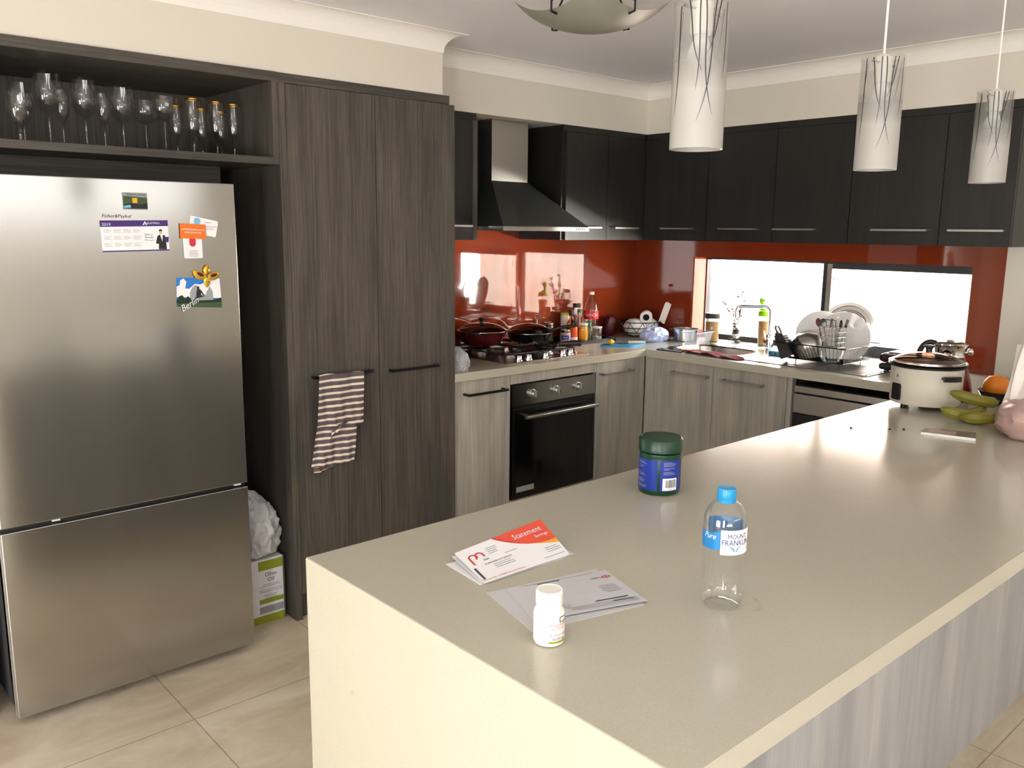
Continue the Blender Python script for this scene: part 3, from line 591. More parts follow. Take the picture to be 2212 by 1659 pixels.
while x_ < .52:
    w_ = random.choice([.008, .012, .02, .028]); cpatch(g, .0534, a0+.29+x_, a0+.29+x_+w_, .0235, .043, 2); x_ += w_+random.choice([.008, .012, .016])
g.build('barcode', 'barcode_black', lb); g = MB(); add_text(g, '9 310', .004, cyl(.0534, a0+.52, .0195)); g.build('barcode_number', 'barcode_black', lb)
# water bottle
bx, by = -3.087, -2.831; a0 = facing(bx, by)
t = thing('water_bottle', 'nearly empty clear plastic water bottle with blue cap on the island bench', 'bottle', (bx, by, HB))
def ribs(r, z): return r
n = 40; prof = [(.012, .006), (.022, .004), (.030, .0), (.0345, .004), (.0375, .014), (.038, .024), (.0375, .034), (.0368, .042), (.0358, .06), (.0358, .080), (.0370, .098), (.0374, .103), (.0378, .106), (.0378, .152), (.0368, .162), (.0325, .174), (.0250, .184), (.0165, .190), (.0140, .193), (.0135, .186+.012), (.0135, .204)]
rings = []
for r, z in prof:
    rings.append([((r*(1-.16*max(0, math.cos(5*th))**2*(1 if z < .03 and r > .02 else 0)))*math.cos(th), (r*(1-.16*max(0, math.cos(5*th))**2*(1 if z < .03 and r > .02 else 0)))*math.sin(th), z) for th in [2*PI*i/n for i in range(n)]])
MB().loft(rings, True, True, False).build('body', 'bottle_plastic', t)
cp = lathe_part('cap', [(.0165, .1885), (.0168, .1945), (.0160, .1955), (.0163, .197), (.0163, .2115), (.0152, .2135), (.001, .214)], 'cap_blue', t)
wv_ = lambda u, v: .005*math.sin(u*6+.6)*(1 if v > .5 else .6)
lb = cpatch(MB(), .0379, a0-1.5, a0+.12, .112, .142, 18, lambda u, v: -.004*math.sin(u*3)+(.006*u if v > .5 else .004*u)).build('label', 'water_blue', t)
cpatch(MB(), .0379, a0+2.2, a0+4.0, .114, .150, 18).build('label_back', 'water_blue', t)
cpatch(MB(), .0380, a0-.16, a0+1.65, .108, .152, 18, lambda u, v: (-.010*(1-v) - .016*v)*(1-min(1, u*4))*0-.004).build('label_panel', 'paper', t)
g = MB(); add_text(g, 'MOUNT', .0120, cyl(.0386, a0+.62, .1365), sx=.85); add_text(g, 'FRANKLIN', .0145, cyl(.0386, a0+.60, .1255), sx=.82); g.build('lettering', 'navy', t)
g = MB(); add_text(g, 'Pure', .0145, cyl(.0384, a0-.72, .134), shear=.4, sx=.9); g.build('lettering', 'paper', t)
g = MB()
for s_ in (-1, 1):
    for k in range(4):
        g.add([cyl(.0384, a0+.52, .115)(s_*x, y, 0) for x, y in ((.0008, -.005+k*.0006), (.0035+k*.0018, .001+k*.0012), (.0055+k*.0022, .0012+k*.0014), (.0022, -.0052+k*.0008))], [(0, 1, 2, 3)])
g.build('leaf_emblem', 'water_blue', t)
# pill bottle
bx, by = -3.419, -2.735; a0 = facing(bx, by)
t = thing('pill_bottle', 'small white plastic tablet bottle standing in front of the letters', 'bottle', (bx, by, HB))
lathe_part('body', [(.019, 0), (.0235, .002), (.025, .006), (.025, .050), (.0243, .056), (.0205, .062), (.0200, .066)], 'white_plastic', t, 40)
g = MB(); n = 96; prof = [(.0212, .0655), (.0218, .067), (.0218, .086), (.0208, .0885), (.0195, .0895), (.0185, .0885), (.0002, .0885)]
rings = [[((r-(.0005 if (i % 2 and k in (1, 2)) else 0))*math.cos(2*PI*i/n), (r-(.0005 if (i % 2 and k in (1, 2)) else 0))*math.sin(2*PI*i/n), z) for i in range(n)] for k, (r, z) in enumerate(prof)]
g.loft(rings, True, True, False); g.build('cap', 'white_plastic', t)
lb = cpatch(MB(), .0253, a0-.02, a0+1.9, .008, .040, 16).build('label', 'paper_white', t)
cpatch(MB(), .0255, a0-.02, a0+1.9, .008, .0112, 16).build('label_band', 'olive_green', lb)
g = MB(); add_text(g, 'POGASTERONE', .0048, cyl(.0255, a0+.05, .0375), align='LEFT'); g.build('lettering', 'red_ink', lb)
g = MB(); add_text(g, 'Take ONE tablet', .0040, cyl(.0255, a0+.08, .0325), align='LEFT'); g.build('lettering', 'red_ink', lb)
g = MB(); add_text(g, 'MR PATRICK WHEEL', .0038, cyl(.0255, a0+.02, .0215), align='LEFT'); add_text(g, '16.09 mg', .0064, cyl(.0255, a0+.20, .0148), align='LEFT'); g.build('lettering', 'black_ink', lb)
g = MB(); r_ = .0254
for (b0, b1, z0, z1) in ((.72, 1.75, .0535, .0547), (.72, 1.75, .0455, .0467), (.72, .77, .0455, .0547)): cpatch(g, r_, a0+b0, a0+b1, z0-.004, z1-.004, 8)
g.build('label_box', 'deep_green', t)
# paperwork
def sheet_fn(P, bow=0, kz=0):
    P = [Vector(p) for p in P]
    def fn(u, v, h=0):
        p = (P[0]*(1-u)+P[1]*u)*(1-v)+(P[3]*(1-u)+P[2]*u)*v
        return p+V(0, 0, h+bow*4*u*(1-u)+kz*(v**2)*u)
    return fn
def paper(mb, fn, nu=14, nv=6, th=.0006):
    top = [[fn(i/nu, j/nv, th) for i in range(nu+1)] for j in range(nv+1)]
    mb.sheet(lambda u, v: fn(u, v, th), nu, nv); mb.sheet(lambda u, v: fn(u, v, 0), nu, nv)
    for e in (lambda s_: (s_, 0), lambda s_: (s_, 1), lambda s_: (0, s_), lambda s_: (1, s_)):
        mb.sheet(lambda u, v: fn(*e(u), th*v), 12, 1)
    return mb
def spoly(fn, poly, h):
    return ([fn(u, v, h) for u, v in poly], [tuple(range(len(poly)))])
def stext(fn, LU, LV, u, v, h, rot=0):
    ca, sa = math.cos(rot), math.sin(rot); return lambda x, y, z: fn(u+(x*ca-y*sa)/LU, v+(x*sa+y*ca)/LV, h)
def envelope(name, label, P, m='paper', bow=0, cat='letter', group=None):
    c = sum((Vector(p) for p in P), V(0, 0, 0))/4; t = thing(name, label, cat, (c.x, c.y, min(p[2] for p in P)), 0, group); fn = sheet_fn(P, bow)
    paper(MB(), fn).build('sheet', m, t, world=True, smooth=False); return t, fn
z = HB
envelope('letter', 'folded white letter lowest in the envelope stack at its left end', [(-3.362, -2.494, z), (-3.150, -2.502, z), (-3.142, -2.385, z), (-3.350, -2.374, z)], 'paper')
envelope('letter', 'white envelope under the red-cornered one, its right corner poking out', [(-3.335, -2.499, z+.0012), (-3.119, -2.503, z+.001), (-3.105, -2.4, z+.001), (-3.32, -2.39, z+.006)], 'paper_grey')
t, fn = envelope('letter', 'white envelope peeking out under the left edge of the red-cornered one', [(-3.358, -2.492, z+.0022), (-3.140, -2.500, z+.002), (-3.12, -2.384, z+.003), (-3.334, -2.372, z+.011)], 'paper')
t, fn = envelope('bank_envelope', 'top envelope with a coral red corner and red round logo', [(-3.356, -2.500, z+.0035), (-3.131, -2.4995, z+.003), (-3.102, -2.381, z+.038), (-3.335, -2.382, z+.021)], 'paper', 0)
LU, LV = .225, .122
def band(nm, lo, hi, u0, u1, m, h, par=t):
    f_ = fn; return MB().sheet(lambda a_, b_: f_(u0+(u1-u0)*a_, lo(u0+(u1-u0)*a_)*(1-b_)+hi(u0+(u1-u0)*a_)*b_, h), 24, 10).build(nm, m, par, world=True, smooth=False)
def interp(pts): return lambda x: next((y0+(y1-y0)*(x-x0)/(x1-x0) for (x0, y0), (x1, y1) in zip(pts, pts[1:]) if x <= x1+1e-9), pts[-1][1])
curve = [(.42+.58*k/14, 1-.60*math.sin(min(1, (k/14)*1.25)*PI/2)**.8) for k in range(15)]
curve = [(.40, 1), (.46, .86), (.52, .75), (.60, .64), (.68, .555), (.76, .50), (.84, .465), (.92, .45), (1, .455)]
cf = interp(curve); band('red_corner', cf, lambda u: 1, .40, 1, 'coral_print', .0010)
band('amber_swoosh', interp([(.74, .51), (.84, .435), (.92, .385), (1, .34)]), lambda u: cf(u)+.004, .74, 1, 'amber_print', .0012)
band('plum_swoosh', cf, lambda u: min(.999, cf(u)+.08*(1-(u-.4)/.25)), .40, .65, 'red_ink', .0013)
g = MB(); add_text(g, 'Statement', .0230, stext(fn, LU, LV, .76, .80, .0022), sx=.80); add_text(g, 'Savings', .0125, stext(fn, LU, LV, .88, .64, .0022)); g.build('lettering', 'paper', t, world=True, smooth=False)
g = MB()   # round linked logo: two arches
def arc(cu, cv, R, w_, a_0, a_1, n_=14):
    vs = []; 
    for k in range(n_+1):
        a_ = a_0+(a_1-a_0)*k/n_
        for rr in (R-w_/2, R+w_/2): vs.append(fn(cu+rr*math.cos(a_)/LU, cv+rr*math.sin(a_)/LV, .0012))
    return vs, [(2*k, 2*k+1, 2*k+3, 2*k+2) for k in range(n_)]
g.add(*arc(.105, .70, .0085, .0040, -1.2, PI)); g.add(*arc(.175, .70, .0085, .0040, 0, PI*1.15))
for u_, v0, v1 in ((.067, .50, .70), (.213, .63, .70)): g.add([fn(u_-.009, v0, .0012), fn(u_+.009, v0, .0012), fn(u_+.009, v1, .0012), fn(u_-.009, v1, .0012)], [(0, 1, 2, 3)])
add_text(g, '&', .012, stext(fn, LU, LV, .14, .69, .0012)); g.build('round_logo', 'red_ink', t, world=True, smooth=False)
g = MB(); add_text(g, 'Bank', .0070, stext(fn, LU, LV, .205, .55, .0012)); add_text(g, 'KUNWAR D P SINGH', .0072, stext(fn, LU, LV, .30, .43, .0012)); g.build('lettering', 'black_ink', t, world=True, smooth=False)
g = MB(); add_text(g, 'Account No. 12378675 & Asset Finance', .0066, stext(fn, LU, LV, .24, .055, .0012)); g.build('lettering', 'red_ink', t, world=True, smooth=False)
g = MB()
def lines(u, v, ws, dv=.05, h=.0012, t_=.014):
    for k, w_ in enumerate(ws):
        if w_: g.add([fn(u, v-k*dv, h), fn(u+w_, v-k*dv, h), fn(u+w_, v-k*dv+t_, h), fn(u, v-k*dv+t_, h)], [(0, 1, 2, 3)])
lines(.22, .36, [.20, .22, .22]); lines(.80, .30, [.14, .17, .17], .05); lines(.72, .085, [.25], .05); lines(.27, .80, [.12, .12, .10, .10]); lines(.41, .53, [.14])
g.build('fine_print', 'ink_pale', t, world=True, smooth=False)
g = MB(); g.add([fn(.022, .08, .0012), fn(.045, .08, .0012), fn(.045, .42, .0012), fn(.022, .42, .0012)], [(0, 1, 2, 3)]); g.build('bar_mark', 'ink', t, world=True, smooth=False)
envelope('letter', 'lower pale sheet under the hexagon-logo statement, edge nearest the tablet bottle', [(-3.417, -2.695, z), (-3.195, -2.748, z), (-3.144, -2.582, z), (-3.376, -2.529, z)], 'paper_grey')
t, fn = envelope('bank_statement', 'folded statement with upside down text and small red hexagon logo', [(-3.392, -2.672, z+.0012), (-3.186, -2.746, z+.004), (-3.134, -2.598, z+.0012), (-3.339, -2.541, z+.0012)], 'paper_grey', .001)
LU, LV = .215, .155
fn0 = fn; fn = lambda u, v, h=0: fn0(1-u, 1-v, h)    # text reads from the far side
g = MB(); lines(.05, .93, [.55, .6, .58, .62], .028, .0012, .012); lines(.08, .60, [.14, .17, .16, .17, .15], .045); lines(.62, .80, [.2, .2], .05); lines(.15, .03, [.7], .05)
g.build('fine_print', 'ink_pale', t, world=True, smooth=False)
g = MB(); lines(.10, .79, [.30], .05, .0013, .020); lines(.72, .79, [.14], .05, .0013, .020); lines(.5, .06, [.22], .05, .0013, .016); lines(.08, .86, [.18], .05, .0013, .014); g.build('bold_print', 'black_ink', t, world=True, smooth=False)
g = MB(); cu, cv = .075, .20
hx = [(-.011, 0), (-.0055, .0055), (.0055, .0055), (.011, 0), (.0055, -.0055), (-.0055, -.0055)]
for tri in ((hx[0], hx[1], hx[5]), (hx[3], hx[2], hx[4]), (hx[1], hx[2], (0, 0)), (hx[5], hx[4], (0, 0))): g.add([fn(cu+x/LU, cv+y/LV, .0014) for x, y in tri], [(0, 1, 2)])
g.build('hexagon_logo', 'red_ink', t, world=True, smooth=False)
g = MB(); add_text(g, 'HSBC', .0085, stext(fn, LU, LV, .19, .20, .0014)); g.build('lettering', 'black_ink', t, world=True, smooth=False)
# ---- rice cooker
bx, by = -1.010, -2.305; a0 = facing(bx, by)
t = thing('rice_cooker', 'cream rice cooker with glass lid at the far end of the island', 'rice cooker', (bx, by, HB))
lathe_part('body', [(.112, .018), (.120, .020), (.1235, .026), (.1255, .10), (.1265, .152), (.1275, .155), (.127, .157)], 'cream_plastic', t, 56)
for k in range(4): lathe_part('foot', [(.010, 0), (.012, .019)], 'black_plastic', t, 12, c=(.095*math.cos(a0+.75+k*PI/2), .095*math.sin(a0+.75+k*PI/2), 0))
lathe_part('rim', [(.127, .1575), (.1365, .160), (.138, .166), (.128, .172), (.118, .173)], 'black_plastic', t, 56, cap0=False, cap1=False)
lathe_part('inner_pot', [(.105, .05), (.115, .08), (.117, .172), (.1375, .1745), (.1375, .176), (.117, .1755)], 'steel', t, 48, cap1=False)
ld_ = lathe_part('lid', [(.126, .176), (.124, .180), (.105, .191), (.070, .203), (.03, .209), (.001, .210)], 'smoked_glass', t, 48, cap0=False)
MB().lathe([(.1235, .1765), (.127, .1765), (.127, .1805), (.1235, .1805)], n=56, cap0=False, cap1=False).build('lid_rim', 'steel', ld_)
MB().lathe([(.013, .2105), (.011, .216), (.013, .226), (.019, .231), (.019, .235), (.012, .237), (.001, .237)], n=24).build('lid_knob', 'black_plastic', ld_)
ap = a0-.88
g = MB()
for (a_, b_, z0, z1) in ((ap-.17, ap+.17, .034, .096),):
    g.loft([[(.1262+d, 0, 0)]*4 for d in (0,)]+[], True) if False else None
ring = []
for rr in (.1235, .132):
    ring.append([(rr*math.cos(ap+q[0]), rr*math.sin(ap+q[0]), q[1]) for q in [(-.17, .040), (-.15, .034), (.15, .034), (.17, .040), (.17, .088), (.14, .096), (-.14, .096), (-.17, .088)]])
g.loft(ring, True, True, True); g.build('switch_panel', 'black_plastic', t, smooth=False)
ah = a0+.62
hd_ = MB(); rr = .150
hd_.loft([[((.150+dx)*math.cos(a_), (.150+dx)*math.sin(a_), .130+dz) for dx, dz in ((-.006, -.009), (.006, -.009), (.006, .009), (-.006, .009))] for a_ in (ah-.22, ah-.12, ah, ah+.12, ah+.22)], True, True, True)
for a_ in (ah-.18, ah+.18): hd_.tube([(.124*math.cos(a_), .124*math.sin(a_), .130), (.15*math.cos(a_), .15*math.sin(a_), .130)], .005, 8)
hd_.build('handle', 'black_plastic', t)
g = MB(); add_text(g, 'MISTRAL', .006, cyl(.1268, ap, .106)); 
for s_ in (-1, 0, 1): cpatch(g, .1268, ap+s_*.035-.008, ap+s_*.035+.008, .118+.004*(s_ == 0), .128+.006*(s_ == 0), 3)
g.build('emblem', 'ink', t)
# ---- kettle jug
bx, by = -.765, -2.285; lf = V(-.55, .835, 0)
t = thing('electric_kettle', 'dark red flared kettle with steel collar behind the rice cooker', 'kettle', (bx, by, HB))
lathe_part('base', [(.093, 0), (.095, .004), (.093, .02)], 'black_plastic', t)
lathe_part('body', [(.094, .0205), (.095, .03), (.086, .08), (.068, .14), (.055, .17)], 'kettle_red', t, 40)
lathe_part('collar', [(.056, .171), (.053, .178), (.056, .205), (.063, .216), (.066, .219), (.066, .223)], 'chrome', t, 40)
lathe_part('lid', [(.061, .2205), (.055, .226), (.03, .230), (.016, .230), (.012, .236), (.001, .238)], 'steel', t, 32)
g = MB(); pts = [lf*.052+V(0, 0, .221), lf*.078+V(0, 0, .224), lf*.102+V(0, 0, .205), lf*.112+V(0, 0, .17), lf*.115+V(0, 0, .12), lf*.108+V(0, 0, .07), lf*.075+V(0, 0, .05)]
pts = qpath(pts, 5); g.tube(pts, .011, 10); g.build('handle', 'black_plastic', t)
g = MB(); g.lathe([(.004, 0), (.005, .012), (.012, .014), (.015, .022), (.012, .030), (.001, .032)], n=20); g.xf(Matrix.Translation(tuple(-lf*.055+V(0, 0, .185))) @ (-lf+V(0, 0, .3)).to_track_quat('Z', 'Y').to_matrix().to_4x4()); g.build('pour_knob', 'chrome', t)
# ---- bananas, orange, bowl, packet, bread bag
def banana(parent_loc, p0, p1, sag, up, r=.0205):
    p0, p1 = Vector(p0), Vector(p1); d = (p1-p0).normalized(); sd = Vector(sag); pts = []; tp = []
    for i in range(25):
        s_ = i/24; pts.append(p0*(1-s_)+p1*s_+sd*4*s_*(1-s_)+V(0, 0, up)*4*s_*(1-s_))
        tp.append(r*min(1, .30+.70*(min(1, s_/.16))**.7, .34+.66*(min(1, (1-s_)/.18))**.8))
    return MB().tube(pts, r, 8, taper=tp), pts
for nm, lb, p0, p1, sg, up in (
    ('banana', 'green-yellow banana lying in front of the rice cooker, its stem end by the cooker foot', (-1.195, -2.440, HB+.040), (-1.025, -2.525, HB+.036), (-.040, -.030, 0), -.016),
    ('banana', 'ripe banana nearest the camera, curving toward the plastic bread bag', (-1.195, -2.505, HB+.021), (-1.04, -2.60, HB+.028), (-.055, -.035, 0), .002),
    ('banana', 'banana on top of the bunch with its end raised against the rice cooker', (-1.10, -2.430, HB+.085), (-1.02, -2.560, HB+.058), (-.012, -.028, 0), -.006)):
    g, pts = banana(None, p0, p1, sg, up); c = pts[12]
    t = thing(nm, lb, 'fruit', (c.x, c.y, HB), 0, 'bananas on the island'); pk = g.build('peel', 'banana_skin', t, world=True)
    MB().tube([pts[-1], pts[-1]+(pts[-1]-pts[-2]).normalized()*.014+V(0, 0, .004)], .005, 6).build('stem', 'banana_tip', t, world=True)
t = thing('fruit_bowl', 'dark bowl at the wall end of the island holding an orange', 'bowl', (-.715, -2.465, HB))
lathe_part('body', [(.03, 0), (.045, .004), (.065, .03), (.076, .05), (.073, .05), (.062, .032), (.04, .008), (.001, .007)], 'black_gloss', t, 32)
g = MB(); g.lathe([(.001, 0), (.012, .0015), (.030, .010), (.044, .03), (.049, .05), (.045, .072), (.030, .090), (.012, .0965), (.001, .096)], n=28)
o = g.build('orange', 'orange_peel'); o.location = (-.72, -2.455, HB+.014); tag(o, 'round orange fruit sitting in the dark bowl by the wall', 'fruit')
t = thing('foil_packet', 'flat silver and pink foil packet lying on the island before the bananas', 'packet', (-1.43, -2.56, HB))
P = [(-1.483, -2.496), (-1.411, -2.478), (-1.353, -2.619), (-1.44, -2.650)]
MB().prism([(a, b_, 0) for a, b_ in P], (0, 0, HB), (0, 0, .008)).build('wrapper', 'satin_steel', t, world=True, smooth=False)
MB().prism([(-1.470, -2.510, 0), (-1.411, -2.497, 0), (-1.395, -2.575, 0), (-1.450, -2.590, 0)], (0, 0, HB+.0082), (0, 0, .0004)).build('label', 'bread_bag', t, world=True, smooth=False)
t = thing('bread_bag', 'pinkish plastic bread bag with white paper at the right end of the island', 'bag', (-1.19, -2.74, HB))
blob((-1.19, -2.765, HB+.055), (.170, .125, .080), .10, 1.6, 3.1, 4, HB).build('plastic_bag', 'bread_bag', t, world=True)
mb = MB()
def pap(u, v):
    a_ = -3.95+u*3.4; r_ = .115+.05*(1-v)+.012*math.sin(7*a_+3*v)+.008*math.sin(17*a_)
    top = .30+.02*math.sin(5*a_)+.018*noise.noise(V(a_*3, 1, 0))
    return V(-1.095+r_*math.cos(a_)*.95, -2.725+r_*math.sin(a_)*.75, HB+.085+.02*math.sin(4*a_)+(top-.085)*v)
mb.sheet(pap, 48, 14); mb.build('paper_wrap', 'paper_white', t, world=True)
random.seed(11)
for x_, y_, lb in ((-1.58, -2.305, 'small brown crumb on the island nearest the dishwasher'), (-1.50, -2.40, 'left crumb of the pair in the bright window reflection on the island'), (-1.462, -2.43, 'right crumb of the pair in the bright window reflection on the island')):
    o = blob((0, 0, .002), (.005, .004, .0025), .2, 2, x_, 2, 0).build('crumb', 'handle_brown'); o.location = (x_, y_, HB); tag(o, lb, 'crumb')
# ---------------------------------------------------------------- pendants
def pendant(x, y, label):
    z0 = 1.744; t = thing('pendant_light', label, 'pendant light', (x, y, z0), 0, 'frosted tube pendants above the island')
    g = MB(); R = .0485; H = .256
    g.lathe([(R, 0), (R, H*.33), (R, H*.66), (R, H), (R-.003, H), (R-.003, H*.5), (R-.003, 0), (R, 0)], n=48, cap0=False, cap1=False); tb = g.build('glass_shade', 'frosted_tube', t)
    g = MB(); r_ = R+.0006; a0 = facing(x, y)
    for (o1, z_1, o2, z_2, bend) in ((-.8, .25, -1.0, .06, .12), (-.45, .25, .1, .13, -.22), (-.05, .25, -.12, .10, .12), (.15, .25, .55, .055, -.30), (.55, .25, -.05, .045, .30), (.75, .25, .25, .16, .12), (1.1, .25, .95, .12, .1), (2.2, .25, 2.6, .06, .2), (3.2, .25, 2.8, .05, -.2), (3.9, .25, 4.1, .07, .2), (-1.6, .25, -1.4, .09, .2)):
        vs = []; n_ = 16
        for k in range(n_+1):
            s_ = k/n_; a_ = a0+o1+(o2-o1)*s_+bend*math.sin(PI*s_)*s_; w_ = .020*(1-s_**3)+.004; z_ = z_1+(z_2-z_1)*s_
            for q in (-1, 1): vs.append((r_*math.cos(a_+q*w_), r_*math.sin(a_+q*w_), z_))
        g.add(vs, [(2*k, 2*k+1, 2*k+3, 2*k+2) for k in range(n_)])
    g.build('grass_pattern', 'dark_steel', tb)
    MB().lathe([(.017, .20), (.020, .205), (.020, .255), (.010, .262), (.003, .264)], n=24).build('socket', 'white_plastic', t)
    MB().lathe([(.001, .125), (.016, .135), (.024, .152), (.024, .168), (.015, .19), (.013, .20)], n=24).build('bulb', 'white_gloss', t)
    MB().tube([(-R*.99, 0, .243), (R*.99, 0, .243)], .0022, 8).build('cross_bar', 'steel', t)
    for s_ in (-1, 1): MB().tube([(s_*(R+.001), 0, .243), (s_*(R+.010), 0, .243)], .003, 10).build('screw', 'steel', t)
    MB().tube([(0, 0, .264), (0, 0, ZC-.03-z0)], .0028, 8).build('cord', 'white_plastic', t)
    MB().lathe([(.005, ZC-.031-z0), (.05, ZC-.025-z0), (.055, ZC-.001-z0)], n=32).build('ceiling_rose', 'white_gloss', t)
pendant(-2.978, -2.65, 'nearest and largest of the three hanging frosted glass pendants')
pendant(-2.273, -2.65, 'middle hanging frosted glass pendant of the three over the island')
pendant(-1.575, -2.65, 'farthest right hanging frosted glass pendant over the island')
# square dish ceiling light
t = thing('ceiling_light', 'square curved frosted glass ceiling light held by metal clips', 'ceiling light', (-2.262, -1.70, 2.205))
hs = .172
MB().sheet(lambda u, v: ((u-.5)*2*hs, (v-.5)*2*hs, .078*(((u-.5)*2)**2+((v-.5)*2)**2)/2*(1+.18*((u-.5)*2*(v-.5)*2)**2)), 16, 16).build('glass_dish', 'frosted_dish', t)
MB().lathe([(.07, .155), (.085, .16), (.085, .195)], n=32).build('backing_plate', 'white_gloss', t)
MB().lathe([(.001, .08), (.022, .085), (.028, .11), (.02, .14), (.014, .154)], n=20).build('bulb', 'white_gloss', t)
for a_, b_ in ((1, 0), (-1, 0), (0, 1), (0, -1)):
    g = MB(); e_ = V(a_, b_, 0); g.tube([e_*.084+V(0, 0, .175), e_*(hs+.003)+V(0, 0, .060), e_*(hs+.003)+V(0, 0, .032), e_*(hs-.02)+V(0, 0, .028)], .0035, 6); g.build('clip', 'dark_steel', t)
# ---------------------------------------------------------------- stemmed glasses on the shelf
SH = 1.8522
def wine_profile(kind):
    if kind == 'tall': return [(.034, 0), (.033, .002), (.006, .004), (.0035, .012), (.0035, .085), (.008, .092), (.026, .104), (.0365, .125), (.039, .145), (.036, .175), (.0315, .205)], .004
    if kind == 'flute': return [(.03, 0), (.029, .002), (.005, .004), (.003, .012), (.003, .07), (.007, .08), (.018, .10), (.024, .125), (.025, .15), (.0225, .18)], .004
    if kind == 'martini': return [(.036, 0), (.035, .002), (.005, .004), (.003, .012), (.003, .115), (.012, .120), (.035, .128), (.0455, .145), (.048, .165), (.049, .20)], .0
    if kind == 'goblet': return [(.034, 0), (.033, .003), (.010, .006), (.007, .02), (.010, .03), (.006, .04), (.012, .05), (.028, .065), (.037, .09), (.037, .12), (.031, .15)], .0
    return [(.030, 0), (.029, .003), (.006, .006), (.0035, .014), (.0045, .04), (.008, .050), (.0105, .054), (.006, .060), (.010, .066), (.021, .082), (.026, .11), (.0255, .135), (.0215, .176)], 0
protos = {}
def stemmed(kind, x, y, label, sc=1.0):
    nm = {'tall': 'wine_glass', 'flute': 'flute_glass', 'martini': 'cocktail_glass', 'goblet': 'goblet', 'gold': 'gilt_flute_glass'}[kind]
    cat = 'glass'; grp = {'gold': 'gold-rimmed flutes on the shelf'}.get(kind, 'clear stemmed glasses on the shelf')
    if (kind, sc) in protos: t = copy_tree(protos[(kind, sc)])
    else:
        t = thing(nm, label, cat, (x, y, SH), 0, grp); prof, _ = wine_profile(kind); prof = [(r*sc, z_*sc) for r, z_ in prof]
        k = next(i for i in range(3, len(prof)) if prof[i][1] > .06*sc and prof[i][0] > .0105*sc) if kind != 'goblet' else 7
        MB().lathe(prof[:k+1], n=24, cap1=False).build('stem', 'wine_glass', t); MB().lathe(prof[k:], n=32, cap0=False, cap1=False).build('bowl', 'wine_glass', t)
        if kind == 'gold':
            r_, z_ = prof[-1]; MB().lathe([(r_, z_-.003), (r_+.0007, z_-.003), (r_+.0007, z_+.0008), (r_-.0007, z_+.0008), (r_-.0007, z_-.003)], n=32, cap0=False, cap1=False).build('gold_rim', 'gold', t)
        protos[(kind, sc)] = t
    t.location = (x, y, SH); t.rotation_euler.z = x*40; t['label'] = label
stemmed('goblet', -3.612, -.50, 'short round goblet at the front left end of the glass shelf', 1.05)
stemmed('tall', -3.55, -.28, 'clear wine glass behind the goblet at the far left', 1.08)
stemmed('tall', -3.50, -.40, 'tallest clear wine glass near the left end, right of the goblet', 1.18)
stemmed('flute', -3.432, -.30, 'clear flute between the two leftmost big wine glasses', 1.15)
stemmed('tall', -3.392, -.42, 'clear wine glass in the middle of the shelf', 1.13)
stemmed('flute', -3.290, -.28, 'clear flute standing right of the middle wine glass', 1.18)
stemmed('tall', -3.270, -.42, 'clear wine glass left of the wide cocktail glasses', 1.08)
stemmed('martini', -3.130, -.24, 'wide cocktail glass standing behind, the left one of two', 1.0)
stemmed('martini', -3.118, -.40, 'wide cocktail glass in front, next to the gold-rimmed flutes', 1.0)
stemmed('gold', -3.030, -.28, 'gold-rimmed flute at the back left of its group', 1.08)
stemmed('gold', -3.022, -.42, 'gold-rimmed flute at the front left of its group', 1.15)
stemmed('gold', -2.925, -.26, 'gold-rimmed flute at the back in the middle of its group', 1.08)
stemmed('gold', -2.925, -.40, 'gold-rimmed flute at the front in the middle of its group', 1.15)
stemmed('gold', -2.838, -.24, 'gold-rimmed flute at the back right, second from the cupboard side', 1.08)
stemmed('gold', -2.848, -.38, 'gold-rimmed flute nearest the right side panel of the shelf', 1.15)
# ---------------------------------------------------------------- towel on the pantry handle
t = thing('tea_towel', 'grey and cream striped tea towel hanging from the pantry handle', 'towel', (-2.57, -.64, .63))
g = MB(); vs = []; st = []
def cloth(name, fx0, fx1, fz0, fz1, yb, seed, per=.0262, m='striped_cloth', slant=0):
    mb = MB(); nu, nv = 36, 40; at = []; vs = []
    for j in range(nv+1):
        v = j/nv
        for i in range(nu+1):
            u = i/nu; x = fx0(v)+(fx1(v)-fx0(v))*u; z_ = fz0(u)+(fz1(u)-fz0(u))*v
            y_ = yb-.004*math.sin(u*13+seed+v*2)-.003*math.sin(u*31+seed*2-v*5)*v-.003*noise.noise(V(u*5, v*5, seed))
            vs.append(V(x, y_, z_)); at.append(((z_-slant*(x+2.6))/per) % 1000+.5)
    n1 = len(vs); vs += [p+V(0, .0016, 0) for p in vs]; at += at
    fs = []
    for j in range(nv):
        for i in range(nu):
            a_ = j*(nu+1)+i; fs.append((a_, a_+1, a_+nu+2, a_+nu+1)); fs.append((n1+a_, n1+a_+nu+1, n1+a_+nu+2, n1+a_+1))
    edge = [i for i in range(nu+1)]+[j*(nu+1)+nu for j in range(1, nv+1)]+[nv*(nu+1)+i for i in range(nu-1, -1, -1)]+[j*(nu+1) for j in range(nv-1, 0, -1)]
    for k in range(len(edge)): a_, b_ = edge[k], edge[(k+1) % len(edge)]; fs.append((a_, n1+a_, n1+b_, b_))
    mb.add(vs, fs); mb.attr = at; return mb.build(name, m, t, world=True)
cloth('front_fold', lambda v: -2.667-.012*v, lambda v: -2.463-.004*v, lambda u: 1.022-.006*u+.004*math.sin(u*9), lambda u: .812-.012*u+.003*math.sin(u*8), -.655, 1.0)
cloth('back_fold', lambda v: -2.672-.034*v, lambda v: -2.488-.020*v, lambda u: .835+.0*u, lambda u: .648-.004*u, -.645, 2.5, slant=-.02)
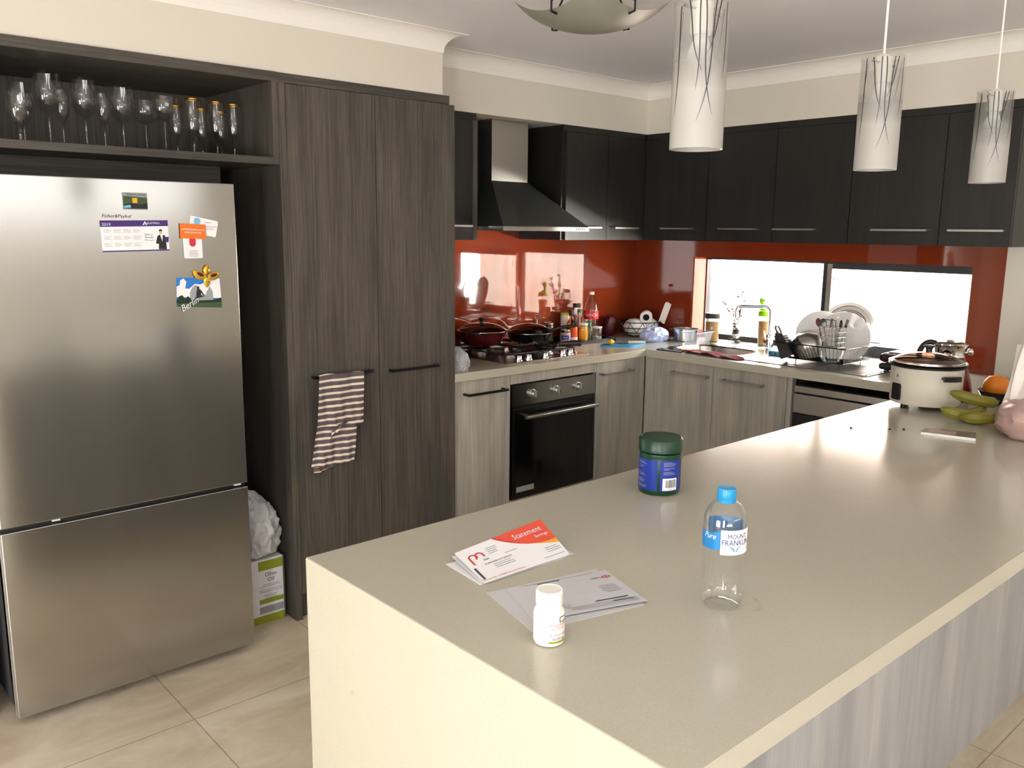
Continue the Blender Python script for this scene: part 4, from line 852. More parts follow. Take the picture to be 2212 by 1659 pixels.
cloth('lower_hem', lambda v: -2.69-.0*v, lambda v: -2.515-.03*v, lambda u: .67+0*u, lambda u: .622+.045*u**2, -.636, 4.0, slant=.08)
cloth('tucked_fold', lambda v: -2.615-.012*v, lambda v: -2.535-.028*v, lambda u: .800+.03*u, lambda u: .758+.05*u, -.660, 5.5, slant=.35)
MB().box(-2.667, -2.463, -.659, -.633, 1.0165, 1.0195).build('rail_fold', 'towel_band', t, world=True, smooth=False)
# ---------------------------------------------------------------- beside the fridge
t = thing('oil_can', 'tall white and green rectangular olive oil tin on the floor beside the fridge', 'can', (-2.868, -.46, 0))
MB().box(-2.955, -2.79, -.535, -.395, 0, .272, .006).build('body', 'paper', t, world=True)
MB().box(-2.7895, -2.7865, -.535, -.395, .0, .272).build('side_seam', 'satin_steel', t, world=True, smooth=False)
for z0, z1, m_ in ((.0, .032, 'olive_green'), (.225, .265, 'olive_green'), (.082, .102, 'olive_green'), (.040, .070, 'ink_pale')):
    MB().box(-2.95 if z0 == 0 else -2.90, -2.795, -.5362, -.5352, z0+.001, z1).build('label_band', m_, t, world=True, smooth=False)
flat_text(t, 'Olive', .024, -2.848, .205, 'ink', 1, y=-.5355); flat_text(t, 'Oil', .024, -2.848, .183, 'ink', 1, y=-.5355)
g = MB()
for k, w_ in enumerate([.07, .09, 0, .10, .10, 0, .06, .05, .06]):
    if w_: g.box(-2.85-w_/2, -2.85+w_/2, -.5362, -.5352, .162-k*.0075, .164-k*.0075)
g.build('fine_print', 'ink_pale', t, world=True, smooth=False)
t = thing('plastic_bag', 'crumpled white plastic bag slumped on the oil tin beside the fridge', 'bag', (-2.87, -.46, .272))
blob((-2.878, -.475, .378), (.082, .085, .112), .20, 1.5, 7.7, 5, .2735).build('bag', 'bag_white', t, world=True)
g = MB(); 
def flapf(u, v):
    s_ = 1-v; return V(-2.955+.165*u*(1-.40*v)+.012*math.sin(6*u+2*v), -.47+.03*noise.noise(V(u*4, v*4, 2))-.02*math.sin(3*u), .45+.185*v-.12*u*v+.01*noise.noise(V(u*6, v*6, 9)))
g.sheet(flapf, 20, 16); g.build('bag_neck', 'bag_white', t, world=True)
g = MB()
for k in range(9): g.box(-2.925+k*.004, -2.923+k*.004, -.5465, -.5455, .315, .345)
# ---------------------------------------------------------------- gas hob
HX0, HX1, HY0, HY1 = -1.586, -1.003, -.552, -.052
t = thing('gas_hob', 'stainless steel four burner gas hob with black trivets set in the worktop', 'hob', (-1.295, -.30, HB))
g = MB(); g.box(HX0, HX1, HY0, HY1, HB, HB+.006, .0025); g.build('plate', 'steel', t, world=True)
burn = [(-1.445, -.17, .034), (-1.445, -.405, .026), (-1.19, -.17, .030), (-1.19, -.395, .042)]
for bx, by, br in burn:
    b_ = MB().lathe([(br+.010, 0), (br+.008, .006), (br+.002, .008), (br, .016)], c=(bx, by, HB+.0062), n=28).build('burner', 'satin_steel', t, world=True)
    MB().lathe([(br-.002, .0165), (br+.003, .018), (br+.003, .023), (br-.004, .025), (.001, .0255)], c=(bx, by, HB+.0062), n=28).build('burner_cap', 'black_enamel', b_, world=True)
for cx in (-1.445, -1.19):
    g = MB(); zt = HB+.040
    g.tube([(cx-.115, HY0+.045, zt), (cx+.115, HY0+.045, zt), (cx+.115, HY1-.02, zt), (cx-.115, HY1-.02, zt)], .005, 6, closed=True)
    g.tube([(cx-.115, -.287, zt), (cx+.115, -.287, zt)], .005, 6)
    for by in (-.17, -.40):
        for dx, dy in ((1, 0), (-1, 0), (0, 1), (0, -1)): g.tube([(cx+dx*.030, by+dy*.030, zt+.002), (cx+dx*.115, by+dy*.105, zt)], .0045, 6)
    for sx_ in (-1, 1):
        for yy in (HY0+.045, HY1-.02): g.tube([(cx+sx_*.115, yy, zt), (cx+sx_*.115, yy, HB+.0065)], .0055, 6)
    g.build('trivet', 'cast_iron', t, world=True)
for kx, ky in ((-1.470, -.505), (-1.403, -.505), (-1.287, -.505), (-1.157, -.500), (-1.098, -.500)):
    MB().lathe([(.0215, 0), (.0215, .003), (.018, .005), (.0165, .022), (.014, .025), (.001, .0255)], c=(kx, ky, HB+.0062), n=24).build('knob', 'chrome', t, world=True)
# pots
bx, by = -1.412, -.150; zb = HB+.047; left = V(-.745, .667, 0)
t = thing('casserole_pan', 'dark red shallow pan with glass lid on the rear left burner', 'pan', (bx, by, zb))
lathe_part('body', [(.088, 0), (.098, .004), (.122, .040), (.133, .068), (.137, .072), (.134, .073), (.12, .045), (.094, .008), (.001, .006)], 'pot_red', t, 48)
MB().lathe([(.1345, .0725), (.1375, .0725), (.1375, .0755), (.1345, .0755)], n=48, cap0=False, cap1=False).build('rim', 'steel', t)
ld_ = lathe_part('lid', [(.132, .076), (.118, .088), (.085, .103), (.045, .112), (.001, .115)], 'smoked_glass', t, 48, cap0=False)
MB().lathe([(.012, .114), (.010, .122), (.015, .132), (.020, .137), (.018, .142), (.001, .143)], n=24).build('lid_knob', 'black_plastic', ld_)
for s_, nm in ((1, 'handle'), (-1, 'handle')):
    d_ = V(.83, .55, 0)*s_; MB().tube(qpath([d_*.128+V(-d_.y, d_.x, 0)*.03+V(0, 0, .064), d_*.165+V(-d_.y, d_.x, 0)*.02+V(0, 0, .072), d_*.168+V(d_.y, -d_.x, 0)*.02+V(0, 0, .072), d_*.128+V(d_.y, -d_.x, 0)*.03+V(0, 0, .064)], 5), .0075, 8).build(nm, 'black_plastic', t)
bx, by = -1.105, -.190
t = thing('frying_pan', 'black frying pan with domed lid and long curved handle beside the dark red pan', 'pan', (bx, by, zb))
lathe_part('body', [(.095, 0), (.104, .004), (.124, .040), (.128, .046), (.125, .0465), (.10, .008), (.001, .006)], 'black_enamel', t, 48)
MB().lathe([(.126, .0462), (.1285, .0462), (.1285, .0485), (.126, .0485)], n=48, cap0=False, cap1=False).build('rim', 'steel', t)
lathe_part('lid', [(.124, .0490), (.115, .062), (.085, .082), (.05, .092), (.001, .096)], 'smoked_glass', t, 40, cap0=False)
dd = V(.60, -.80, 0); pts = qpath([dd*.120+V(0, 0, .040), dd*.150+V(0, 0, .060), dd*.185+V(0, 0, .072), dd*.24+V(0, 0, .080), dd*.295+V(0, 0, .084)], 5)
dd = V(.93, -.37, 0); pts = qpath([dd*.120+V(0, 0, .036), dd*.145+V(0, 0, .056), dd*.185+V(0, 0, .066), dd*.235+V(0, 0, .070), dd*.285+V(0, 0, .076)], 5)
MB().tube(pts, .010, 8).build('handle', 'black_plastic', t)
bx, by = -1.20, -.425
t = thing('griddle_pan', 'dark shallow griddle pan with a thick brown handle on the front right burner', 'pan', (bx, by, zb-.001))
lathe_part('body', [(.062, 0), (.070, .004), (.074, .020), (.071, .020), (.064, .007), (.001, .006)], 'black_enamel', t, 40)
dd = V(.78, -.62, 0); pts = [dd*.070+V(0, 0, .012), dd*.11+V(0, 0, .016), dd*.15+V(0, 0, .018), dd*.185+V(0, 0, .016)]
MB().tube(pts, .014, 10, taper=[.010, .013, .0165, .015]).build('handle', 'handle_brown', t)
# clingy bag on the worktop by the pantry
t = thing('plastic_bag', 'small crumpled clear plastic bag on the worktop against the pantry side', 'bag', (-1.885, -.505, HB))
blob((-1.880, -.510, HB+.040), (.056, .075, .062), .16, 2.0, 8.7, 4, HB).build('bag', 'film_plastic', t, world=True)
# ---------------------------------------------------------------- oven tray of bottles
t = thing('baking_tray', 'black baking tray holding sauces and bottles beside the hob', 'tray', (-.74, -.13, HB))
g = MB(); g.box(-.985, -.475, -.255, -.022, HB, HB+.005); 
g.prism([(-.985, -.255, 0), (-.475, -.255, 0), (-.465, -.265, 0), (-.995, -.265, 0)], (0, 0, HB), (0, 0, .022)); g.prism([(-.475, -.255, 0), (-.475, -.022, 0), (-.465, -.012, 0), (-.465, -.265, 0)], (0, 0, HB), (0, 0, .022))
g.prism([(-.475, -.022, 0), (-.985, -.022, 0), (-.995, -.012, 0), (-.465, -.012, 0)], (0, 0, HB), (0, 0, .022)); g.prism([(-.985, -.022, 0), (-.985, -.255, 0), (-.995, -.265, 0), (-.995, -.012, 0)], (0, 0, HB), (0, 0, .022))
g.build('tray_body', 'black_enamel', t, world=True, smooth=False)
ZT = HB+.0052
def bottle(name, label, x, y, r, h, neck_r, body, cap, cap_h=.018, label_m=None, lz=(.3, .6), cat='bottle', sh=.62, fill=None, grp='bottles and jars on the tray'):
    t = thing(name, label, cat, (x, y, ZT), 0, grp)
    prof = [(r*.85, 0), (r, .004), (r, h*sh), (r*.93, h*(sh+.05)), (neck_r+(r-neck_r)*.45, h*(sh+.14)), (neck_r, h*(sh+.22)), (neck_r, h-cap_h)]
    if neck_r > r*.8: prof = [(r*.85, 0), (r, .004), (r, h-cap_h-.008), (neck_r, h-cap_h)]
    lathe_part('body', prof, body, t, 32)
    if cap: lathe_part('cap', [(neck_r+.0015, h-cap_h+.0005), (neck_r+.002, h-cap_h+.002), (neck_r+.002, h-.002), (neck_r, h), (.001, h)], cap, t, 28)
    if label_m: MB().lathe([(r+.0006, h*lz[0]), (r+.0006, h*lz[1])], n=32, cap0=False, cap1=False).build('label', label_m, t)
    if fill: lathe_part('contents', [(r*.8, .005), (r*.93, .007), (r*.93, h*fill[0]), (.001, h*fill[0]+.001)], fill[1], t, 24)
    return t
# large cola bottle
x, y = -.520, -.110; a0 = facing(x, y)
t = thing('cola_bottle', 'large empty clear cola bottle with red label at the right end of the tray', 'bottle', (x, y, ZT), 0, 'bottles and jars on the tray')
lathe_part('body', [(.030, .004), (.040, 0), (.0445, .012), (.0445, .055), (.0405, .085), (.0425, .115), (.0445, .125), (.0445, .168), (.043, .180), (.034, .215), (.022, .245), (.0135, .262), (.0125, .275)], 'bottle_plastic', t, 40)
lathe_part('cap', [(.0150, .2655), (.0155, .268), (.0155, .282), (.013, .284), (.001, .284)], 'white_plastic', t, 28)
MB().lathe([(.0450, .120), (.0450, .170)], n=40, cap0=False, cap1=False).build('label', 'cola_red', t)
g = MB(); add_text(g, 'Coca-Cola', .026, cyl(.0457, a0-.05, .146), shear=.35, sx=.85); g.build('lettering', 'paper', t)
bottle('spirit_bottle', 'tall clear bottle with a brown cap just left of the cola bottle', -.598, -.062, .033, .213, .022, 'clear_glass', 'handle_brown', .024)
bottle('juice_bottle', 'clear round-shouldered bottle with a green cap on the tray', -.625, -.115, .030, .182, .013, 'clear_glass', 'green_cap', .018, None, fill=(.38, 'pickle'), sh=.55)
bottle('soy_sauce_bottle', 'dark soy sauce bottle with a black cap beside the green-capped bottle', -.688, -.105, .028, .183, .012, 'amber_glass', 'black_plastic', .036, None, sh=.5, fill=(.46, 'sauce_brown'))
bottle('spread_jar', 'tall white jar with a yellow lid at the back of the tray', -.678, -.05, .032, .160, .031, 'white_plastic', 'yellow_cap', .014, 'red_label', (.12, .45), 'jar')
t = bottle('curry_paste_jar', 'squat jar with a blue and pink label at the front left of the tray', -.815, -.185, .031, .082, .027, 'amber_glass', 'steel', .014, 'bread_bag', (.10, .80), 'jar', fill=(.7, 'sauce_brown'))
a0 = facing(-.815, -.185); g = MB(); cpatch(g, .0320, a0-.75, a0+.75, .026, .050, 10); g.build('label_oval', 'royal_blue', t)
g = MB(); add_text(g, 'Patak', .013, cyl(.0324, a0, .038)); g.build('lettering', 'paper', t)
t = bottle('chilli_sauce_bottle', 'orange sauce bottle with a white lower label at the front of the tray', -.738, -.175, .024, .128, .012, 'orange_sauce', 'black_plastic', .02, 'orange_sauce', (.3, .6), sh=.6)
MB().lathe([(.0247, .012), (.0247, .032)], n=28, cap0=False, cap1=False).build('lower_label', 'paper', t)
bottle('mustard_jar', 'yellow mustard jar with a white lid in front of the green-capped bottle', -.662, -.180, .029, .110, .027, 'clear_glass', 'white_plastic', .014, 'mustard', (.15, .62), 'jar', fill=(.82, 'mustard'))
bottle('herb_jar', 'small slim herb jar with a green lid between the mustard and cola', -.598, -.165, .0165, .112, .015, 'clear_glass', 'green_cap', .022, None, cat='jar', fill=(.65, 'pickle'))
bottle('glass_jar', 'short clear jar with a white lid in front of the cola bottle', -.552, -.190, .030, .082, .027, 'clear_glass', 'white_plastic', .010, None, cat='jar', fill=(.3, 'ink_pale'))
bottle('gherkin_jar', 'jar with a silver lid and green contents behind the frying pan handle', -.865, -.095, .031, .118, .028, 'clear_glass', 'steel', .014, None, cat='jar', fill=(.75, 'pickle'))
bottle('vinegar_bottle', 'amber bottle with a long neck at the back left of the tray', -.935, -.060, .026, .165, .012, 'amber_glass', 'amber_glass', .012, None, sh=.5)
# ---------------------------------------------------------------- corner things
t = thing('wire_basket', 'open wire basket in the corner crammed with white bags and a paper roll', 'basket', (-.16, -.19, HB))
g = MB(); c = V(-.16, -.19, 0)
def bring(r, z_): return [V(c.x+r*1.05*math.cos(a_), c.y+r*.85*math.sin(a_), HB+z_) for a_ in [2*PI*i/20 for i in range(20)]]
for r_, z_ in ((.070, .004), (.112, .030), (.132, .060), (.140, .095)): g.tube(bring(r_, z_), .0028, 6, closed=True)
for k in range(10):
    A_, B_ = 2*PI*k/10, 2*PI*(k+.5)/10
    for q in (A_+PI/10, A_-PI/10): g.tube([V(c.x+.112*1.05*math.cos(A_), c.y+.112*.85*math.sin(A_), HB+.030), V(c.x+.140*1.05*math.cos(q), c.y+.140*.85*math.sin(q), HB+.095)], .0018, 5)
g.build('wire_frame', 'wire_dark', t, world=True)
for nm, lb, cc, rr, sd in (('plastic_bag', 'white scrunched bag filling the left side of the wire basket', (-.205, -.185, HB+.062), (.062, .060, .048), 2.2), ('plastic_bag', 'white scrunched bag filling the right side of the wire basket', (-.085, -.205, HB+.064), (.052, .052, .044), 6.1)):
    o = blob((0, 0, rr[2]*0), rr, .12, 1.8, sd, 4).build('plastic_bag', 'white_tissue'); o.location = cc; tag(o, lb, 'bag')
t = thing('paper_roll', 'white paper roll with a dark hollow core on top of the wire basket', 'paper roll', (-.155, -.235, HB+.125))
g = MB(); g.lathe([(.020, -.045), (.038, -.045), (.038, .045), (.020, .045), (.020, -.045)], n=36, cap0=False, cap1=False); R_ = Matrix.Rotation(facing(-.155, -.235), 4, 'Z') @ Matrix.Rotation(PI/2, 4, 'Y'); g.xf(R_); g.build('roll', 'white_tissue', t)
MB().lathe([(.0195, -.040), (.0195, .040)], n=24).xf(R_).build('core', 'card_core', t)
o = MB().sheet(lambda u, v: V(-.075+.03*u+.025*v, -.265-.028*u-.03*v, HB+.085+.125*v+.006*math.sin(u*5)), 6, 8).build('receipt_paper', 'paper_white', world=True, origin=(-.03, -.26, HB+.085)); tag(o, 'stiff white paper strip sticking up at the right of the wire basket', 'paper')
o = blob((-.30, -.065, HB+.065), (.040, .035, .065), .12, 1.8, 5.5, 4, HB).build('red_net_bag', 'wine_red', world=True, origin=(-.32, -.09, HB)); tag(o, 'dark red net bag in the shadowed corner behind the basket', 'bag')
t = thing('plastic_bag', 'bluish white plastic bag slumped on the worktop in front of the basket', 'bag', (-.25, -.41, HB))
blob((-.265, -.395, HB+.030), (.085, .068, .048), .15, 2.1, 9.4, 5, HB).build('bag', 'bag_blue', t, world=True)
t = thing('chopping_board', 'blue plastic chopping board with a knife on the worktop near the corner', 'chopping board', (-.585, -.425, HB))
P = [(-.725, -.375), (-.60, -.505), (-.440, -.475), (-.56, -.345)]
MB().prism([(a, b_, 0) for a, b_ in [(-.725, -.378), (-.718, -.392), (-.605, -.500), (-.59, -.505), (-.45, -.478), (-.442, -.465), (-.545, -.352), (-.56, -.346)]], (0, 0, HB), (0, 0, .010)).build('board', 'board_blue', t, world=True, smooth=False)
t = thing('kitchen_knife', 'kitchen knife with a pale handle resting on the blue chopping board', 'knife', (-.55, -.43, HB+.0102))
MB().box(-.07, .0, -.012, .012, 0, .0015).xf(Matrix.Translation((-.55, -.43, HB+.0115)) @ Matrix.Rotation(-.55, 4, 'Z')).build('blade', 'handle_brown', t, world=True, smooth=False)
MB().box(.0, .105, -.010, .010, 0, .014, .004).xf(Matrix.Translation((-.55, -.43, HB+.0105)) @ Matrix.Rotation(-.55, 4, 'Z')).build('handle', 'cream_plastic', t, world=True)
g = MB(); g.lathe([(.001, 0), (.018, .004), (.026, .016), (.018, .028), (.001, .034)], n=6); g.xf(Matrix.Translation((-.66, -.40, HB+.0105)) @ Matrix.Rotation(.6, 4, 'Z') @ Matrix.Diagonal((1.1, .8, .9, 1)))
o = g.build('lemon_wedge', 'lemon', world=True, origin=(-.66, -.40, HB+.0105)); tag(o, 'yellow lemon wedge at the left end of the blue chopping board', 'fruit')
# steel saucepan and clear tub by the sink
x, y = -.105, -.505
t = thing('steel_saucepan', 'lidless stainless steel pot beside the sink in front of the window edge', 'saucepan', (x, y, HB))
lathe_part('body', [(.070, 0), (.074, .004), (.075, .070), (.0775, .073), (.0775, .075), (.073, .074), (.072, .006), (.001, .004)], 'steel', t, 48)
d_ = V(-.745, .667, 0); MB().tube([d_*.074+V(0, 0, .066), d_*.10+V(0, 0, .068)], .006, 6).build('handle', 'black_plastic', t)
t = thing('plastic_tub', 'clear empty plastic food container standing by the sink bowl', 'container', (-.16, -.63, HB))
w_ = MB(); rr_ = [[(-.16+a_*s_, -.63+b_*s_, HB+z_) for a_, b_ in ((-.075, -.05), (.075, -.05), (.075, .05), (-.075, .05))] for s_, z_ in ((.80, .001), (.84, .004), (1.05, .066), (1.12, .068), (1.12, .070))]
w_.loft(rr_, True, True, False).build('shell', 'tub_plastic', t, world=True, smooth=False)
MB().tube([(-.16+a_*1.12, -.63+b_*1.12, HB+.069) for a_, b_ in ((-.075, -.05), (.075, -.05), (.075, .05), (-.075, .05))], .002, 6, closed=True).build('rim', 'bag_blue', t, world=True)
# ---------------------------------------------------------------- sink
t = thing('sink', 'inset stainless steel sink with round-cornered bowl and drainer under the window', 'sink', (-.31, -1.25, HB))
def se(cx, cy, a, b_, n_=4, N_=48): return [(cx+a*math.copysign(abs(math.cos(q))**(2/n_), math.cos(q)), cy+b_*math.copysign(abs(math.sin(q))**(2/n_), math.sin(q))) for q in [2*PI*i/N_ for i in range(N_)]]
def rectring(x0, x1, y0, y1, N_=48):
    cx, cy = (x0+x1)/2, (y0+y1)/2; out = []
    for i in range(N_):
        q = 2*PI*i/N_; c_, s_ = math.cos(q), math.sin(q); k = 1/max(abs(c_), abs(s_)); out.append((cx+c_*k*(x1-x0)/2, cy+s_*k*(y1-y0)/2))
    return out
g = MB(); OX0, OX1 = -.515, -.110
A_ = rectring(OX0, OX1, -1.125, -.632); B_ = se(-.3125, -.8775, .148, .212, 4)
Cc = se(-.3125, -.8775, .140, .204, 4); D_ = se(-.3125, -.8775, .125, .185, 3.5)
L3 = lambda ring, z_: [(a, b_, HB+z_) for a, b_ in ring]
g.loft([L3(A_, .001), L3(A_, .0035), L3(B_, .0035), L3(Cc, -.004), L3(D_, -.13), L3([(-.3125+(a+.3125)*.85, -.8775+(b_+.8775)*.85) for a, b_ in D_], -.15), L3([(-.3125+(a+.3125)*.1, -.8775+(b_+.8775)*.1) for a, b_ in D_], -.152)], True, False, True); g.build('bowl', 'steel', t, world=True)
g = MB(); g.box(OX0, OX1, -1.842, -1.1252, HB+.001, HB+.0035, .001)
for k in range(16):
    xk = -.48+.022*k; g.box(xk, xk+.010, -1.80, -1.36, HB+.0036, HB+.0046, .0004)
for k in range(10): g.lathe([(.008, .0036), (.006, .006), (.001, .0065)], c=(-.485+.035*k, -1.822, HB), n=12)
g.build('drainer', 'steel', t, world=True)
MB().lathe([(.03, 0), (.028, .003), (.001, .002)], c=(-.3125, -.8775, HB-.152), n=24).build('waste', 'chrome', t, world=True)
# tap
t = thing('mixer_tap', 'chrome square-arched mixer tap behind the sink', 'tap', (-.075, -1.055, HB))
lathe_part('base', [(.026, 0), (.026, .004), (.021, .006), (.021, .085), (.018, .09)], 'chrome', t, 28)
pts = [(0, 0, .09), (0, 0, .215)]+[(-.028*(1-math.cos(q))*.9, .028*(1-math.cos(q))*.85, .215+.028*math.sin(q)) for q in (.4, .8, 1.2, 1.57)]
ed = V(-.12, .115, .243); arcp = [V(ed.x-.022*math.sin(q)*.72, ed.y+.022*math.sin(q)*.69, .243-.022*(1-math.cos(q))) for q in (0, .4, .8, 1.2, 1.57)]
MB().tube(pts+arcp+[V(arcp[-1].x, arcp[-1].y, .175)], .0095, 12).build('spout', 'chrome', t)
g = MB(); g.tube([(-.018, -.004, .060), (-.055, -.010, .060)], .016, 16); g.tube([(-.055, -.01, .062), (-.06, .0, .115)], .004, 8); g.build('lever', 'chrome', t)
# red cloth and tray edge on the sink front
t = thing('dish_cloth', 'folded dark red dish cloth draped along the front of the sink', 'cloth', (-.50, -1.0, HB+.004))
def cl(u, v): return V(-.555+.085*v+.01*math.sin(6*u), -.815-.36*u+.008*math.sin(v*5+u*9), HB+.0105+.0035*math.sin(u*17)+.004*math.sin(v*6+u*4))
g = MB(); g.sheet(lambda u, v: cl(u, v), 30, 10); g.sheet(lambda u, v: cl(u, v)-V(0, 0, .0045), 30, 10); g.build('fabric', 'cloth_red', t, world=True)
t = thing('place_mat', 'thin dark serving mat lying under the edge by the sink bowl', 'mat', (-.50, -.72, HB))
MB().prism([(-.575, -.66, 0), (-.535, -.64, 0), (-.517, -.80, 0), (-.56, -.82, 0)], (0, 0, HB), (0, 0, .004)).build('mat', 'black_matt', t, world=True, smooth=False)
# jar, succulent, vase, shaker
x, y = -.020, -.633
t = thing('pasta_jar', 'tall glass jar with a black lid and brown contents at the left of the window', 'jar', (x, y, HB))
lathe_part('body', [(.040, 0), (.042, .003), (.042, .135), (.039, .14)], 'clear_glass', t, 36)
lathe_part('contents', [(.037, .003), (.039, .005), (.039, .120), (.001, .122)], 'brown_food', t, 28)
lathe_part('lid', [(.0445, .1405), (.0455, .143), (.0455, .170), (.043, .172), (.001, .172)], 'black_plastic', t, 36)
x, y = .062, -.560
t = thing('succulent_pot', 'tiny potted green succulent on the window ledge', 'plant', (x, y, HB))
lathe_part('pot', [(.020, 0), (.026, .045), (.028, .05), (.024, .05), (.001, .045)], 'black_matt', t, 20)
g = MB()
for ring_, (n_, tl) in enumerate(((8, .9), (6, .5), (4, .2))):
    for k in range(n_):
        a_ = 2*PI*k/n_+ring_*.4; d_ = V(math.cos(a_), math.sin(a_), 0); p0 = V(0, 0, .05+ring_*.004); g.tube([p0, p0+d_*.014*tl*1.3+V(0, 0, .010), p0+d_*.024*tl+V(0, 0, .022+.006*ring_)], .005, 6, taper=[.004, .007, .002])
g.build('leaves', 'succulent_green', t)
x, y = .040, -.760
t = thing('glass_vase', 'square glass jar vase with pale pebbles at the window', 'vase', (x, y, HB))
w_ = MB(); w_.loft([[(a_, b_, z_) for a_, b_ in se(0, 0, .034*s_, .034*s_, 5, 32)] for s_, z_ in ((.9, 0), (1, .004), (1, .105), (.97, .108))], True, True, False).build('glass_wall', 'clear_glass', t)
random.seed(5)
for k in range(36):
    a_, r_ = random.random()*6.28, .006+random.random()*.016; zz = .010+.0125*(k//5)
    blob((r_*math.cos(a_), r_*math.sin(a_), zz), (.010, .009, .007), .08, 1.5, k+.3, 2).build('pebble', 'pebble' if (k//5) in (2, 3, 6) else 'photo_dark', t)
MB().lathe([(.0345, .062), (.0345, .098)], n=32, cap0=False, cap1=False).build('dark_band', 'photo_dark', t) if False else None
t = thing('twig_posy', 'bare budding twigs and small dark leaves standing in the glass vase', 'plant', (x, y, HB+.045))
g = MB(); lf_ = MB(); random.seed(9)
for dx, dy, h_ in ((-.03, .05, .30), (.01, .02, .24), (-.02, -.06, .27), (.02, -.10, .22), (-.01, .09, .20), (0, -.03, .17), (.01, .05, .15)):
    pts = qpath([(0, 0, 0), (dx*.3, dy*.3, h_*.4), (dx*.7+.006, dy*.6, h_*.75), (dx, dy, h_)], 4); g.tube(pts, .0024, 5)
    for k in range(16 if h_ < .21 else 9):
        p = pts[len(pts)-2-(k % (len(pts)-5))]; q = Vector(p); d_ = V(random.uniform(-1, 1), random.uniform(-1, 1), random.uniform(.1, .9)).normalized()*.026
        sd = d_.orthogonal().normalized()*.006; lf_.add([q, q+d_*.5+sd, q+d_, q+d_*.5-sd], [(0, 1, 2, 3)])
g.build('twigs', 'twig', t); lf_.build('leaves', 'wine_red', t, fix=False)
x, y = .060, -.930
t = thing('protein_shaker', 'clear shaker bottle with a bright lime green lid on the window ledge', 'bottle', (x, y, HB))
lathe_part('body', [(.027, 0), (.029, .003), (.034, .172)], 'clear_glass', t, 32)
lathe_part('contents', [(.025, .003), (.027, .005), (.0315, .145), (.001, .146)], 'brown_food', t, 28)
lathe_part('lid', [(.036, .1725), (.036, .195), (.030, .203), (.014, .206), (.014, .215), (.001, .215)], 'lime', t, 32)
g = MB(); g.tube([(.0, .018, .205), (.0, .018, .245)], .010, 10); g.tube([(-.012, .018, .262), (-.012, -.004, .262), (.012, -.004, .262), (.012, .018, .262)], .005, 6, closed=True); g.lathe([(.014, .246), (.015, .250), (.015, .275), (.001, .277)], c=(0, .018, 0), n=20); g.build('spout_cap', 'lime', t)
# ---------------------------------------------------------------- dish rack with washing up
t = thing('dish_rack', 'wire dish drying rack on the sink drainer by the window', 'dish rack', (-.27, -1.52, HB+.0057))
g = MB(); BX0, BX1, BY0, BY1 = -.40, -.14, -1.66, -1.37; RX0, RX1, RY0, RY1 = -.46, -.09, -1.70, -1.325; zb, zr = HB+.024, HB+.105
g.tube([(RX0, RY0, zr), (RX1, RY0, zr), (RX1, RY1, zr), (RX0, RY1, zr)], .003, 6, closed=True); g.tube([(BX0, BY0, zb), (BX1, BY0, zb), (BX1, BY1, zb), (BX0, BY1, zb)], .003, 6, closed=True)
N1 = 18
for k in range(N1+1):
    s_ = k/N1; xb = BX0+(BX1-BX0)*s_; xr = RX0+(RX1-RX0)*s_; g.tube([(xr, RY1, zr), (xb, BY1, zb), (xb, BY0, zb), (xr, RY0, zr)], .0014, 5)
for k in range(N1+1):
    s_ = k/N1; yb = BY0+(BY1-BY0)*s_; yr = RY0+(RY1-RY0)*s_; g.tube([(RX0, yr, zr), (BX0, yb, zb)], .0014, 5); g.tube([(RX1, yr, zr), (BX1, yb, zb)], .0014, 5)
for y_ in (BY0+.03, BY1-.03):
    for x_ in (BX0+.02, BX1-.02): g.tube([(x_, y_, zb), (x_, y_, HB+.0058)], .003, 6)
g.build('wire_frame', 'wire_dark', t, world=True)
MB().tube([(-.30, RY0, zr), (-.30, RY0-.03, zr+.005), (-.16, RY0-.03, zr+.005), (-.16, RY0, zr)], .003, 6).build('handle', 'wire_white', t, world=True)
def plate(name, label, c, R, nrm, m='white_gloss', prof=None, cat='plate', group=None):
    t = thing(name, label, cat, c, 0, group); prof = prof or [(.001, 0), (R*.55, .001), (R*.62, .004), (R*.95, .016), (R, .019), (R*.995, .021), (R*.94, .019), (R*.60, .008), (R*.5, .005), (.001, .0045)]
    g = MB().lathe(prof, n=48); g.xf(Vector(nrm).to_track_quat('Z', 'Y').to_matrix().to_4x4()); g.build('dish' if cat == 'plate' else 'disc', m, t); return t
plate('dinner_plate', 'large white plate standing at the left in the dish rack', (-.215, -1.435, HB+.130), .125, (-.80, -.55, .22), group='white plates in the dish rack')
plate('dinner_plate', 'large white plate standing at the right in the dish rack', (-.195, -1.545, HB+.128), .130, (-.80, -.50, .22), group='white plates in the dish rack')
t = plate('steel_platter', 'round ringed steel platter leaning on the window behind the plates', (-.06, -1.500, HB+.165), .132, (-.93, -.30, .22), 'steel', [(.001, .004), (.082, .004), (.086, .010), (.090, .010), (.094, .002), (.112, .002), (.116, .009), (.128, .010), (.132, .006), (.132, .002), (.12, -.002), (.001, -.002)], 'platter')
# overturned steel saucepan with black handle
t = thing('saucepan', 'shiny steel saucepan turned over in the dish rack, black handle pointing left', 'saucepan', (-.325, -1.43, HB+.095))
g = MB().lathe([(.080, -.045), (.080, .0), (.072, .032), (.050, .052), (.001, .060)], n=36, cap0=False); Q_ = V(-.35, .0, 1).to_track_quat('Z', 'Y').to_matrix().to_4x4(); g.xf(Q_); g.build('body', 'steel', t)
MB().tube([V(-.04, .062, .0), V(-.065, .105, .020), V(-.075, .14, .050)], .010, 8, taper=[.008, .011, .013]).build('handle', 'black_plastic', t)
